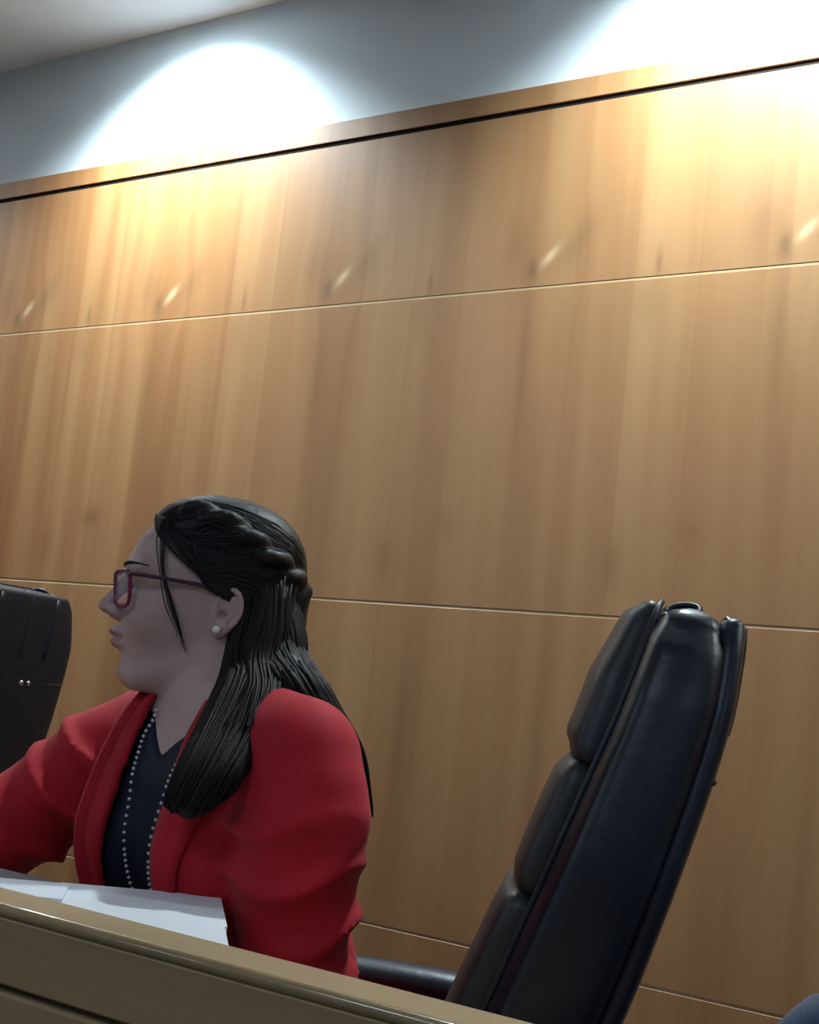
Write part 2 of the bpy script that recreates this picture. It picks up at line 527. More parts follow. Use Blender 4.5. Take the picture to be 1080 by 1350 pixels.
def surface_nets(fl):
    F = fl.F
    S = F < 0
    nx, ny, nz = F.shape
    c = S[:-1, :-1, :-1].astype(np.int8)
    tot = np.zeros((nx - 1, ny - 1, nz - 1), np.int8)
    offs = [(i, j, k) for i in (0, 1) for j in (0, 1) for k in (0, 1)]
    for i, j, k in offs:
        tot += S[i:nx - 1 + i, j:ny - 1 + j, k:nz - 1 + k]
    act = np.argwhere((tot > 0) & (tot < 8))
    del tot
    idx = np.full((nx - 1, ny - 1, nz - 1), -1, np.int32)
    idx[act[:, 0], act[:, 1], act[:, 2]] = np.arange(len(act))
    vals = {o: F[act[:, 0] + o[0], act[:, 1] + o[1], act[:, 2] + o[2]] for o in offs}
    acc = np.zeros((len(act), 3), np.float32); cnt = np.zeros(len(act), np.float32)
    for o in offs:
        for a in range(3):
            if o[a] == 0:
                p = list(o); p[a] = 1; p = tuple(p)
                v0, v1 = vals[o], vals[p]
                mk = (v0 < 0) != (v1 < 0)
                t = np.where(mk, v0 / np.where(mk, v0 - v1, 1), 0)
                pt = np.tile(np.array(o, np.float32), (len(act), 1)); pt[:, a] = t
                acc += pt * mk[:, None]; cnt += mk
    loc = acc / cnt[:, None]
    V = np.empty_like(loc)
    for a in range(3):
        ax = fl.ax[a]; i = act[:, a]
        V[:, a] = ax[i] + (ax[i + 1] - ax[i]) * loc[:, a]
    quads = []
    for a in range(3):
        b2, c2 = (a + 1) % 3, (a + 2) % 3
        s0 = [slice(None)] * 3; s1 = [slice(None)] * 3
        s0[a] = slice(0, -1); s1[a] = slice(1, None)
        ch = S[tuple(s0)] != S[tuple(s1)]
        e = np.argwhere(ch)
        ok = (e[:, b2] > 0) & (e[:, c2] > 0) & (e[:, b2] < F.shape[b2] - 1) & (e[:, c2] < F.shape[c2] - 1)
        e = e[ok]
        inside = S[e[:, 0], e[:, 1], e[:, 2]]
        q = []
        for db, dc in ((-1, -1), (0, -1), (0, 0), (-1, 0)):
            w = e.copy(); w[:, b2] += db; w[:, c2] += dc
            q.append(idx[w[:, 0], w[:, 1], w[:, 2]])
        q = np.stack(q, 1)
        q[~inside] = q[~inside][:, ::-1]
        quads.append(q)
    return V, np.concatenate(quads)


def relax(V, Q, it=2, lam=0.5):
    n = len(V)
    for _ in range(it):
        acc = np.zeros_like(V); cnt = np.zeros(n, np.float32)
        for a in range(4):
            i, j = Q[:, a], Q[:, (a + 1) % 4]
            for d in range(3):
                acc[:, d] += np.bincount(i, V[j, d], n) + np.bincount(j, V[i, d], n)
            cnt += np.bincount(i, minlength=n) + np.bincount(j, minlength=n)
        V = V + lam * (acc / np.maximum(cnt, 1)[:, None] - V)
    return V.astype(np.float32)


def np_mesh(name, V, Q):
    me = bpy.data.meshes.new(name)
    me.vertices.add(len(V)); me.vertices.foreach_set('co', V.astype(np.float32).ravel())
    me.loops.add(len(Q) * 4); me.loops.foreach_set('vertex_index', Q.astype(np.int32).ravel())
    me.polygons.add(len(Q)); me.polygons.foreach_set('loop_start', np.arange(len(Q), dtype=np.int32) * 4)
    me.update(calc_edges=True); me.validate()
    smooth(me)
    return me


# primitives -> closures over world coordinates ------------------------------
class Frame:
    def __init__(s, o, f, l, u, sc=1.0):
        s.o = np.array(o, float); s.f = np.array(f, float); s.l = np.array(l, float); s.u = np.array(u, float); s.s = sc

    def loc(s, x, y, z):
        dx, dy, dz = x - s.o[0], y - s.o[1], z - s.o[2]
        return tuple((dx * a[0] + dy * a[1] + dz * a[2]) / s.s for a in (s.f, s.l, s.u))

    def w(s, f, l, u): return s.o + s.s * (s.f * f + s.l * l + s.u * u)


def ell(fr, c, r):
    c = np.array(c, float); r = np.array(r, float)

    def fn(x, y, z):
        a, b2, d = fr.loc(x, y, z)
        p = ((a - c[0]) / r[0], (b2 - c[1]) / r[1], (d - c[2]) / r[2])
        k0 = np.sqrt(p[0] ** 2 + p[1] ** 2 + p[2] ** 2) + 1e-6
        k1 = np.sqrt((p[0] / r[0]) ** 2 + (p[1] / r[1]) ** 2 + (p[2] / r[2]) ** 2) + 1e-6
        return k0 * (k0 - 1) / k1 * fr.s
    w = fr.w(*c); R = max(r) * fr.s
    return fn, w - R, w + R


def cone(a, b2, ra, rb):
    a = np.array(a, float); b2 = np.array(b2, float); ab = b2 - a; L2 = ab @ ab + 1e-12

    def fn(x, y, z):
        t = np.clip(((x - a[0]) * ab[0] + (y - a[1]) * ab[1] + (z - a[2]) * ab[2]) / L2, 0, 1)
        d = np.sqrt((x - a[0] - t * ab[0]) ** 2 + (y - a[1] - t * ab[1]) ** 2 + (z - a[2] - t * ab[2]) ** 2)
        return d - (ra + (rb - ra) * t)
    R = max(ra, rb)
    return fn, np.minimum(a, b2) - R, np.maximum(a, b2) + R


def chain(fl, P, R, k=0.02, k2=None, mode='add'):
    for i in range(len(P) - 1):
        fn, lo, hi = cone(P[i], P[i + 1], R[i], R[i + 1])
        fl.op(fn, lo, hi, k if i == 0 or k2 is None else k2, mode)


# ------------------------------------------------------------------ the seated woman: skeleton
UP = np.array([0, 0, 1.0])
camf = np.array([fwd[0], fwd[1], 0]); camf /= np.linalg.norm(camf)
imgl = np.array([-camf[1], camf[0], 0])            # horizontal direction to the left of the picture


def heading(toward):                                # image-left turned towards the camera by some degrees
    a = math.radians(toward)
    return imgl * math.cos(a) - camf * math.sin(a)


HS = 0.943
hf = heading(9)
HEAD = Frame(at(290, 812, 1.65) + camf * 0.0, hf, np.cross(UP, hf), UP, HS)
HEAD.o = HEAD.o + HEAD.l * (-0.064)                # pixel was the near ear; origin is mid-head
tf = heading(44)
tl = np.cross(UP, tf)
SHL = at(400, 996, 1.53); SHR = at(192, 972, 1.80)
MID = (SHL + SHR) / 2
TOR = Frame((MID[0], MID[1], 0), tf, tl, UP)
print('shoulder width', np.linalg.norm(SHL - SHR), 'shoulder z', SHL[2], SHR[2], 'mid', MID)
ELL = at(388, 1288, 1.48); WRL = TOR.w(0.125, -0.01, 0.655)
ELR = at(2, 1098, 1.73); WRR = ELR + np.array([-0.21, -0.125, 0.0]); WRR[2] = DESK_Z + 0.04
print('upper arms', np.linalg.norm(SHL - ELL), np.linalg.norm(SHR - ELR), 'elbows', ELL, ELR)

TZ = np.array([0.44, 0.50, 0.58, 0.66, 0.73, 0.80, 0.86, 0.92, 0.965, 1.00, 1.03])
TW = np.array([0.155, 0.178, 0.170, 0.148, 0.137, 0.142, 0.150, 0.152, 0.142, 0.110, 0.060])
TF = np.array([0.12, 0.145, 0.140, 0.130, 0.126, 0.128, 0.124, 0.108, 0.085, 0.062, 0.045])
TB = np.array([0.10, 0.130, 0.122, 0.100, 0.092, 0.096, 0.102, 0.104, 0.096, 0.078, 0.050])
TO = np.array([-0.135, -0.128, -0.115, -0.095, -0.074, -0.052, -0.030, -0.012, -0.002, 0.004, 0.008])


def torso_fn(ex, n=2.4):
    def fn(x, y, z):
        a, b2, d = TOR.loc(x, y, z)
        zc = np.clip(z, TZ[0], TZ[-1]).ravel()
        w = np.interp(zc, TZ, TW)[None, None, :] + ex; o = np.interp(zc, TZ, TO)[None, None, :]
        ff = np.interp(zc, TZ, TF)[None, None, :] + ex; bb = np.interp(zc, TZ, TB)[None, None, :] + ex
        q = a - o
        rr = np.where(q > 0, ff, bb)
        g = ((np.abs(q) / rr) ** n + (np.abs(b2) / w) ** n) ** (1 / n)
        h = (g - 1) * np.minimum(rr, w)
        over = np.maximum(np.maximum(z - (TZ[-1] + ex), (TZ[0] - ex) - z), -1)
        return np.maximum(h, over)
    lo = np.array([MID[0] - 0.36, MID[1] - 0.36, TZ[0] - 0.03]); hi = np.array([MID[0] + 0.36, MID[1] + 0.36, TZ[-1] + 0.04])
    return fn, lo, hi


def build_torso(fl, ex, bust=True):
    fn, lo, hi = torso_fn(ex); fl.op(fn, lo, hi, 0.0)
    if bust:
        for s in (-1, 1):
            fn, lo, hi = ell(TOR, (0.040, 0.068 * s, 0.835), (0.066 + ex, 0.066 + ex, 0.075 + ex)); fl.op(fn, lo, hi, 0.04)


def build_arm(fl, S, E, W, ex, k=0.05):
    sh = S + np.array([0, 0, -0.012])
    d = (E - S) / np.linalg.norm(E - S)
    P = [sh, S + (E - S) * 0.45, E, E + (W - E) * 0.4, W]
    R = [0.052 + ex, 0.045 + ex, 0.037 + ex, 0.038 + ex * 0.9, 0.024 + ex * 0.8]
    chain(fl, P, R, k, 0.03)


# ---- body
zsplit = 0.96
bx = MID[0]; by = MID[1]
HX, HY = HEAD.o[0], HEAD.o[1]
xs = axis([(-1.86, HX - 0.17, 0.0060), (HX - 0.17, HX + 0.17, 0.0023), (HX + 0.17, -0.66, 0.0060)])
ys = axis([(0.62, HY - 0.17, 0.0060), (HY - 0.17, HY + 0.17, 0.0023), (HY + 0.17, 1.66, 0.0060)])
zs = axis([(-0.01, 0.68, 0.010), (0.68, zsplit, 0.0055), (zsplit, 1.30, 0.0023)])
B = Field(xs, ys, zs)
build_torso(B, -0.012)
# neck and trapezius
NB = TOR.w(-0.012, 0, 0.995)
NT = HEAD.w(-0.012, 0, -0.045)
chain(B, [NB, NT], [0.056, 0.046], 0.030)
for S in (SHL, SHR):
    chain(B, [NB + np.array([0, 0, 0.02]), S + np.array([0, 0, 0.002])], [0.045, 0.040], 0.05)
for S, E_, W_ in ((SHL, ELL, WRL), (SHR, ELR, WRR)):
    build_arm(B, S, E_, W_, -0.006)
# legs (under the bench)
PEL = TOR.w(-0.10, 0, 0.0)
for s in (-1, 1):
    hip = TOR.w(-0.10, 0.085 * s, 0.545); knee = TOR.w(0.33, 0.11 * s, 0.53); ank = TOR.w(0.19, 0.11 * s, 0.085); toe = TOR.w(0.33, 0.125 * s, 0.035)
    chain(B, [hip, knee, ank], [0.080, 0.056, 0.036], 0.05, 0.03)
    chain(B, [ank + np.array([0, 0, -0.03]), toe], [0.036, 0.026], 0.03)


# ---- hands
def hand(fl, W, d, side, roll):
    """palm down; d horizontal pointing direction, side = +1 when the thumb is on the hand's right"""
    d = np.array([d[0], d[1], -0.06]); d /= np.linalg.norm(d)
    r = np.cross(d, UP); r /= np.linalg.norm(r)
    n = np.cross(r, d)
    fr = Frame(W, d, r, n)
    for q in range(4):
        off = (-0.028 + 0.0187 * q) * side
        chain(fl, [fr.w(0.0, off * 0.45, 0.0), fr.w(0.085, off, 0.0)], [0.016, 0.0125], 0.014)
    L = [0.060, 0.072, 0.076, 0.068]
    tips = []
    for q in range(4):
        off = (-0.028 + 0.0187 * q) * side
        l = L[q]
        P = [fr.w(0.085, off, 0.0), fr.w(0.085 + l * 0.45, off * 1.12, 0.004), fr.w(0.085 + l * 0.76, off * 1.16, -0.006), fr.w(0.085 + l, off * 1.16, -0.017)]
        chain(fl, P, [0.0100, 0.0090, 0.0082, 0.0070], 0.006, 0.003)
        tips.append((P[3], (P[3] - P[2]) / np.linalg.norm(P[3] - P[2]), n))
    P = [fr.w(0.022, 0.022 * side, -0.004), fr.w(0.052, 0.050 * side, -0.010), fr.w(0.082, 0.060 * side, -0.012), fr.w(0.104, 0.062 * side, -0.015)]
    chain(fl, P, [0.017, 0.0125, 0.0105, 0.0085], 0.012, 0.004)
    tips.append((P[3], (P[3] - P[2]) / np.linalg.norm(P[3] - P[2]), n))
    return tips


dl = (WRL - ELL); dl[2] = 0; dl /= np.linalg.norm(dl)
dr = (WRR - ELR); dr[2] = 0; dr /= np.linalg.norm(dr)
tips = hand(B, WRL + dl * 0.015, dl, 1, 0)
tips += hand(B, WRR + dr * 0.015, dr, -1, 0)

# ---- head
HU = np.array([-0.106, -0.100, -0.088, -0.078, -0.061, -0.046, -0.030, -0.014, 0.0, 0.018, 0.036, 0.052, 0.069, 0.090, 0.108, 0.122, 0.132, 0.139])
HFp = np.array([0.040, 0.084, 0.103, 0.110, 0.1125, 0.1155, 0.119, 0.117, 0.111, 0.1115, 0.1155, 0.1195, 0.1165, 0.107, 0.093, 0.073, 0.050, 0.018])
HBp = np.array([0.010, 0.000, -0.012, -0.020, -0.030, -0.045, -0.058, -0.068, -0.076, -0.082, -0.086, -0.087, -0.085, -0.078, -0.066, -0.050, -0.032, -0.006])
HWp = np.array([0.012, 0.026, 0.037, 0.043, 0.050, 0.0565, 0.0625, 0.066, 0.0685, 0.0705, 0.0715, 0.0715, 0.070, 0.065, 0.057, 0.045, 0.032, 0.010])


def head_fn(ex, n=2.25, ext=0.0):
    def fn(x, y, z):
        a, b2, d = HEAD.loc(x, y, z)
        zc = np.clip((z - HEAD.o[2]) / HEAD.s, HU[0] - ex, HU[-1] + ex).ravel()
        sc = np.where(zc > 0.06, 0.06 + (zc - 0.06) * (0.079 / (0.079 + ex)), zc)
        ff = np.interp(sc, HU, HFp)[None, None, :] + ex; bb = np.interp(sc, HU, HBp)[None, None, :] - ex; w = np.interp(sc, HU, HWp)[None, None, :] + ex
        c = 0.018
        q = a - c
        # front of the face is narrower than the skull: tapering width with f
        rr = np.where(q > 0, ff - c, c - bb)
        g = ((np.abs(q) / rr) ** n + (np.abs(b2) / w) ** n) ** (1 / n)
        h = (g - 1) * np.minimum(rr, w)
        over = np.maximum(d - (HU[-1] + ex), (HU[0] - ex) - d)
        return np.maximum(h, over) * HEAD.s
    return fn, HEAD.o - 0.19, HEAD.o + 0.19


fn, lo, hi = head_fn(0.0); B.op(fn, lo, hi, 0.022, pad=0.0)


def H(c, r, k, mode='add'):
    fn, lo, hi = ell(HEAD, c, r); B.op(fn, lo, hi, k, mode, pad=0.02)


def HC(a, b2, ra, rb, k, mode='add'):
    fn, lo, hi = cone(HEAD.w(*a), HEAD.w(*b2), ra, rb); B.op(fn, lo, hi, k, mode, pad=0.02)


H((0.091, 0, -0.080), (0.019, 0.024, 0.018), 0.014)              # chin
for s in (-1, 1):
    H((0.078, 0.042 * s, -0.006), (0.026, 0.022, 0.026), 0.02)   # cheekbone
    H((0.118, 0.034 * s, 0.026), (0.016, 0.021, 0.013), 0.014, 'sub')   # socket
    H((0.104, 0.034 * s, 0.047), (0.012, 0.028, 0.010), 0.020)   # brow ridge
    H((0.0955, 0.033 * s, 0.026), (0.0135, 0.0140, 0.0130), 0.0) # eyeball
    H((0.0945, 0.033 * s, 0.0335), (0.0165, 0.0185, 0.0075), 0.004)  # upper lid
    H((0.0945, 0.033 * s, 0.0165), (0.0155, 0.0175, 0.0060), 0.005)  # lower lid
# nose
HC((0.1135, 0, 0.040), (0.1375, 0, 0.003), 0.0062, 0.0080, 0.010)
H((0.1385, 0, -0.001), (0.0095, 0.0095, 0.0080), 0.006)
for s in (-1, 1):
    H((0.1255, 0.0125 * s, -0.005), (0.0105, 0.0070, 0.0080), 0.006)
    H((0.130, 0.0065 * s, -0.0125), (0.0050, 0.0030, 0.0040), 0.002, 'sub')
H((0.1225, 0, -0.010), (0.012, 0.006, 0.007), 0.006)
# lips
H((0.1215, 0, -0.0305), (0.0100, 0.0215, 0.0065), 0.007)
H((0.1175, 0, -0.0450), (0.0100, 0.0205, 0.0075), 0.008)
H((0.1345, 0, -0.0378), (0.0105, 0.024, 0.0013), 0.003, 'sub')
H((0.126, 0, -0.060), (0.007, 0.018, 0.005), 0.012, 'sub')
# jaw line and the hollow under it
for s in (-1, 1):
    HC((0.012, 0.052 * s, -0.050), (0.088, 0.020 * s, -0.086), 0.010, 0.010, 0.018)
# ears
EARS = []
for s in (-1, 1):
    ex_f = HEAD.f * 0.90 + HEAD.l * (-0.30 * s); ex_f = -ex_f
    ea = -ex_f / np.linalg.norm(ex_f)                              # along the ear, towards the face
    eo = HEAD.l * s - ea * ((HEAD.l * s) @ ea); eo /= np.linalg.norm(eo)   # out of the ear
    eu = UP + HEAD.f * (-0.16); eu /= np.linalg.norm(eu); ea = ea - eu * (ea @ eu); ea /= np.linalg.norm(ea)
    E = Frame(HEAD.w(-0.008, 0.0735 * s, 0.004), ea, eo, eu, HS)
    EARS.append(E)
    def add(fn3, k, mode='add'): B.op(*fn3, k, mode, pad=0.015)
    add(ell(E, (-0.001, 0.001, 0.003), (0.0185, 0.0050, 0.0270)), 0.003)
    add(ell(E, (0.004, 0.000, -0.020), (0.0105, 0.0055, 0.0120)), 0.005)    # lobe
    add(ell(E, (0.001, 0.0075, 0.001), (0.0115, 0.0052, 0.0165)), 0.003, 'sub')
    pts = [E.w(0.0165 * math.cos(t) - 0.001, 0.0055 + 0.0015 * math.sin(t), 0.005 + 0.0245 * math.sin(t)) for t in np.linspace(-0.05 * math.pi, 1.30 * math.pi, 12)]
    chain(B, pts, [0.0030] * 12, 0.003, 0.001)
    pts = [E.w(0.0075 * math.cos(t) - 0.0005, 0.0045, 0.0045 + 0.014 * math.sin(t)) for t in np.linspace(0.5 * math.pi, 1.35 * math.pi, 8)]
    chain(B, pts, [0.0026] * 8, 0.003, 0.001)
    add(ell(E, (0.0105, 0.0050, -0.003), (0.0036, 0.0036, 0.0052)), 0.003)   # tragus
    add(ell(E, (0.004, 0.003, -0.003), (0.0045, 0.0055, 0.0055)), 0.002, 'sub')

V, Q = surface_nets(B)
V = relax(V, Q, 2, 0.4)
me = np_mesh('person', V, Q)
person = link('person', me, M_skin)
for mm in (M_lip, M_eye, M_iris, M_brow): me.materials.append(mm)
pc = V[Q].mean(1)
hl = (pc - HEAD.o) / HS
hfv, hlv, huv = hl @ HEAD.f, hl @ HEAD.l, hl @ HEAD.u
mi = np.zeros(len(Q), np.int32)
lip = (hfv > 0.105) & (((hlv / 0.0225) ** 2 + ((huv + 0.038) / 0.0135) ** 2) < 1)
mi[lip] = 1
for s in (-1, 1):
    r = np.sqrt((hfv - 0.0955) ** 2 + (hlv - 0.033 * s) ** 2 + (huv - 0.026) ** 2)
    ey = (r < 0.0146) & (hfv > 0.098) & (np.abs(huv - 0.0250) < 0.0058)
    mi[ey] = 2
    mi[ey & (np.hypot(hlv - 0.033 * s, huv - 0.026) < 0.0062)] = 3
me.polygons.foreach_set('material_index', mi)
me.update()
tag(person, 'woman in red blazer and red-framed glasses seated in profile behind the bench', 'person')
BODY_BVH = BVHTree.FromPolygons(V.tolist(), Q.tolist())

for s in (-1, 1):
    P = []
    for q in np.linspace(0, 1, 12):
        u = 0.0510 + 0.0045 * math.sin(q * 2.2) - 0.004 * q; ph = math.radians(14 + 44 * q)
        dv = HEAD.f * math.cos(ph) + HEAD.l * (s * math.sin(ph)); o3 = HEAD.w(0.055, 0, u) + dv * 0.3
        h = BODY_BVH.ray_cast(Vector(o3), Vector(-dv), 0.4)
        if h[0] is not None: P.append(np.array(h[0]))
    tube('eyebrow', P, list(np.interp(np.linspace(0, 1, len(P)), [0, 0.2, 0.6, 1], [0.0018, 0.0028, 0.0024, 0.0007])), M_brow, person, 6)
# fingernails
for (p, d, n) in tips:
    p = np.array(p); r = np.cross(d, n); r /= np.linalg.norm(r); nn = np.cross(r, d)
    vv, ff = [], []
    for i in range(4):
        for j in range(4):
            a, c = (i / 3 - 0.5), (j / 3)
            vv.append(p + r * a * 0.009 + d * (c * 0.011 - 0.004) + nn * (0.0072 - 0.006 * a * a * 2 - 0.0015 * c * c))
    for i in range(3):
        for j in range(3): ff.append((i * 4 + j, i * 4 + j + 1, (i + 1) * 4 + j + 1, (i + 1) * 4 + j))
    o = link('fingernail', mesh_py('fingernail', vv, ff, True), M_nail, person)
    md = o.modifiers.new('thickness', 'SOLIDIFY'); md.thickness = 0.001

# ------------------------------------------------------------------ clothing
def cloth_axes(step, lo, hi):
    return Field(*[axis([(a, b2, step)]) for a, b2 in zip(lo, hi)])


def opening(z):
    """jacket opening: centre and half width across the chest at height z"""
    c = np.interp(z, [0.5, 0.75, 0.95, 1.05], [0.012, 0.012, 0.004, 0.0])
    h = np.interp(z, [0.5, 0.72, 0.80, 0.90, 0.97, 1.02, 1.06], [0.075, 0.062, 0.058, 0.052, 0.050, 0.058, 0.070])
    return c, h


# trousers
T = cloth_axes(0.009, (MID[0] - 0.5, MID[1] - 0.65, 0.06), (MID[0] + 0.4, MID[1] + 0.40, 0.66))
fn, lo, hi = torso_fn(0.002); T.op(fn, lo, hi)
for s in (-1, 1):
    hip = TOR.w(-0.10, 0.085 * s, 0.545); knee = TOR.w(0.33, 0.11 * s, 0.53); ank = TOR.w(0.19, 0.11 * s, 0.085)
    chain(T, [hip, knee, ank], [0.090, 0.068, 0.056], 0.05, 0.03)
T.op(lambda x, y, z: (0.10 - z) + 0 * x + 0 * y, (-9, -9, 0), (9, 9, 0.2), 0.0, 'cut')
T.op(lambda x, y, z: (z - 0.63) + 0 * x + 0 * y, (-9, -9, 0.5), (9, 9, 0.7), 0.0, 'cut')
V, Q = surface_nets(T); link('trousers', np_mesh('trousers', relax(V, Q, 3), Q), M_trouser, person)
for s in (-1, 1):
    ank = TOR.w(0.175, 0.11 * s, 0.05); toe = TOR.w(0.35, 0.128 * s, 0.034); heel = TOR.w(0.135, 0.108 * s, 0.034)
    Sx = cloth_axes(0.006, np.minimum(toe, heel) - 0.06, np.maximum(toe, heel) + np.array([0.06, 0.06, 0.10]))
    chain(Sx, [heel, ank, toe], [0.036, 0.042, 0.032], 0.02, 0.03)
    Sx.op(lambda x, y, z: (0.002 - z) + 0 * x + 0 * y, (-9, -9, -0.1), (9, 9, 0.1), 0.0, 'cut')
    V, Q = surface_nets(Sx); link('shoe', np_mesh('shoe', relax(V, Q, 2), Q), M_shoe, person)

# blouse
L = cloth_axes(0.006, (MID[0] - 0.24, MID[1] - 0.24, 0.56), (MID[0] + 0.24, MID[1] + 0.28, 1.05))
build_torso(L, -0.007)
def neckline(x, y, z):
    a, b2, d = TOR.loc(x, y, z)
    return d - (0.945 + 0.95 * np.abs(b2) + np.where(a < 0, 0.3, 0))
L.op(neckline, (-9, -9, 0.8), (9, 9, 1.2), 0.004, 'cut')
V, Q = surface_nets(L); V = relax(V, Q, 2)
link('blouse', np_mesh('blouse', V, Q), M_blouse, person)
BL_BVH = BVHTree.FromPolygons(V.tolist(), Q.tolist())

# jacket
J = cloth_axes(0.0055, (-1.80, 0.84, 0.54), (-0.68, 1.60, 1.09))
build_torso(J, 0.008)
for S in (SHL, SHR):
    chain(J, [NB + np.array([0, 0, 0.012]), S + np.array([0, 0, 0.012])], [0.048, 0.046], 0.04)
CUFFS = []
for S, E_, W_ in ((SHL, ELL, WRL), (SHR, ELR, WRR)):
    out = (S - MID); out /= np.linalg.norm(out)
    sh = S + np.array([0, 0, -0.014])
    P = [sh, S + (E_ - S) * 0.30 + out * 0.008, S + (E_ - S) * 0.65, E_, E_ + (W_ - E_) * 0.45, W_]
    R = [0.060, 0.062, 0.056, 0.051, 0.047, 0.037]
    chain(J, P, R, 0.035, 0.03)
    # sleeve-head roll
    fn, lo, hi = cone(sh + out * 0.004 + np.array([0, 0, 0.008]), sh + out * 0.016 + np.array([0, 0, -0.02]), 0.054, 0.058); J.op(fn, lo, hi, 0.012)
    # drag folds on the sleeve
    ax = (E_ - S); Ls = np.linalg.norm(ax); axn = ax / Ls
    p1 = np.cross(axn, tf); p1 /= np.linalg.norm(p1); p2 = np.cross(axn, p1)
    def folds(x, y, z, S=S, axn=axn, p1=p1, p2=p2, Ls=Ls):
        dx, dy, dz = x - S[0], y - S[1], z - S[2]
        t = dx * axn[0] + dy * axn[1] + dz * axn[2]
        a = dx * p1[0] + dy * p1[1] + dz * p1[2]; b2 = dx * p2[0] + dy * p2[1] + dz * p2[2]
        an = np.arctan2(b2, a)
        rad = np.sqrt(a * a + b2 * b2)
        wgt = np.clip((t - 0.03) / 0.05, 0, 1) * np.clip((Ls + 0.05 - t) / 0.05, 0, 1) * np.clip((0.095 - rad) / 0.02, 0, 1)
        ph = t / 0.058 * 2 * np.pi + 2.0 * np.sin(an + 0.6) + 1.1 * np.sin(2 * an + t * 17)
        w2 = 0.55 + 0.45 * np.sin(an * 1.0 + t * 22 + 1.3)
        rid = 1 - np.abs(np.sin(ph / 2))
        return -0.015 * wgt * w2 * (rid ** 1.6 - 0.25)
    J.op(folds, np.minimum(S, E_) - 0.10, np.maximum(S, E_) + 0.10, 0, 'disp')
    # cuff cut
    d = (W_ - E_); d /= np.linalg.norm(d); c0 = W_ - d * 0.012
    CUFFS.append((c0, d))
# gentle drag lines on the body of the jacket
def bodyfold(x, y, z):
    a, b2, d = TOR.loc(x, y, z)
    return 0.0028 * np.sin(d * 60 + b2 * 22 + 2 * np.sin(b2 * 14)) * np.clip((0.9 - d) / 0.1, 0, 1) + 0 * a
J.op(bodyfold, (MID[0] - 0.2, MID[1] - 0.2, 0.55), (MID[0] + 0.2, MID[1] + 0.3, 0.95), 0, 'disp')
Jouter = J.F.copy()
for c0, d in CUFFS:
    fn = lambda x, y, z, c0=c0, d=d: np.maximum((x - c0[0]) * d[0] + (y - c0[1]) * d[1] + (z - c0[2]) * d[2], -(0.06 - np.sqrt((x - c0[0]) ** 2 + (y - c0[1]) ** 2 + (z - c0[2]) ** 2)) * 0 - 1)
    J.op(fn, c0 - 0.07, c0 + 0.07, 0, 'cut', pad=0.0)
# open front and neck
def front_gap(x, y, z):
    a, b2, d = TOR.loc(x, y, z)
    zz = z.ravel(); c, h = opening(zz)
    g = np.abs(b2 - c[None, None, :]) - h[None, None, :]
    return np.maximum(g, 0.015 - a)
J.op(front_gap, (MID[0] - 0.3, MID[1] - 0.3, 0.5), (MID[0] + 0.3, MID[1] + 0.3, 1.2), 0.003, 'sub')
fn, lo, hi = cone(NB + np.array([0, 0, 0.012]), NT, 0.066, 0.066); J.op(fn, lo, hi, 0.006, 'sub')
# hollow inside (body + blouse live there)
I = cloth_axes(0.0055, (-1.80, 0.84, 0.54), (-0.68, 1.60, 1.09))
build_torso(I, -0.003)
J.F = np.maximum(J.F, -I.F)
J.op(lambda x, y, z: (0.56 - z) + 0 * x + 0 * y, (-9, -9, 0), (9, 9, 0.7), 0.0, 'cut')
V, Q = surface_nets(J); V = relax(V, Q, 2, 0.5)
jacket = link('blazer', np_mesh('blazer', V, Q), M_jacket, person)
JK_BVH = BVHTree.FromPolygons(V.tolist(), Q.tolist())


def drape(bvh, s, z, lift, src=0.5):
    o = Vector(TOR.w(src, s, z)); d = Vector(-tf)
    h = bvh.ray_cast(o, d, 1.0)
    if h[0] is None: return None
    return np.array(h[0]) + tf * lift


# lapels: strips that follow the chest beside the opening
def lapel(side):
    rowsn, cols = 26, 6
    zz = np.linspace(0.700, 1.012, rowsn)
    vv, ok = [], []
    last = {}
    for i, z in enumerate(zz):
        c, h = opening(z)
        wdt = np.interp(z, [0.70, 0.80, 0.90, 0.935, 0.94, 0.975, 1.012], [0.006, 0.030, 0.056, 0.062, 0.052, 0.046, 0.030])
        for j in range(cols):
            s = c + side * (h - 0.003 + wdt * j / (cols - 1))
            p = drape(JK_BVH, s + side * 0.002, z, 0.007 + 0.003 * math.sin(math.pi * j / (cols - 1)))
            if p is None or (j in last and np.linalg.norm(p - last[j]) > 0.05):
                p = (last[j] + UP * (zz[1] - zz[0])) if j in last else TOR.w(0.1, s, z)
            last[j] = p
            vv.append(p)
    A = np.array(vv).reshape(rowsn, cols, 3)
    for _ in range(2):
        A[1:-1] = 0.5 * A[1:-1] + 0.25 * (A[:-2] + A[2:])
    ff = [(i * cols + j, i * cols + j + 1, (i + 1) * cols + j + 1, (i + 1) * cols + j) for i in range(rowsn - 1) for j in range(cols - 1)]
    if side < 0: ff = [tuple(reversed(f)) for f in ff]
    o = link('lapel', mesh_py('lapel', A.reshape(-1, 3), ff, True), M_jacket, jacket)
    md = o.modifiers.new('thickness', 'SOLIDIFY'); md.thickness = 0.005; md.offset = 0
    return o


lapel(1); lapel(-1)
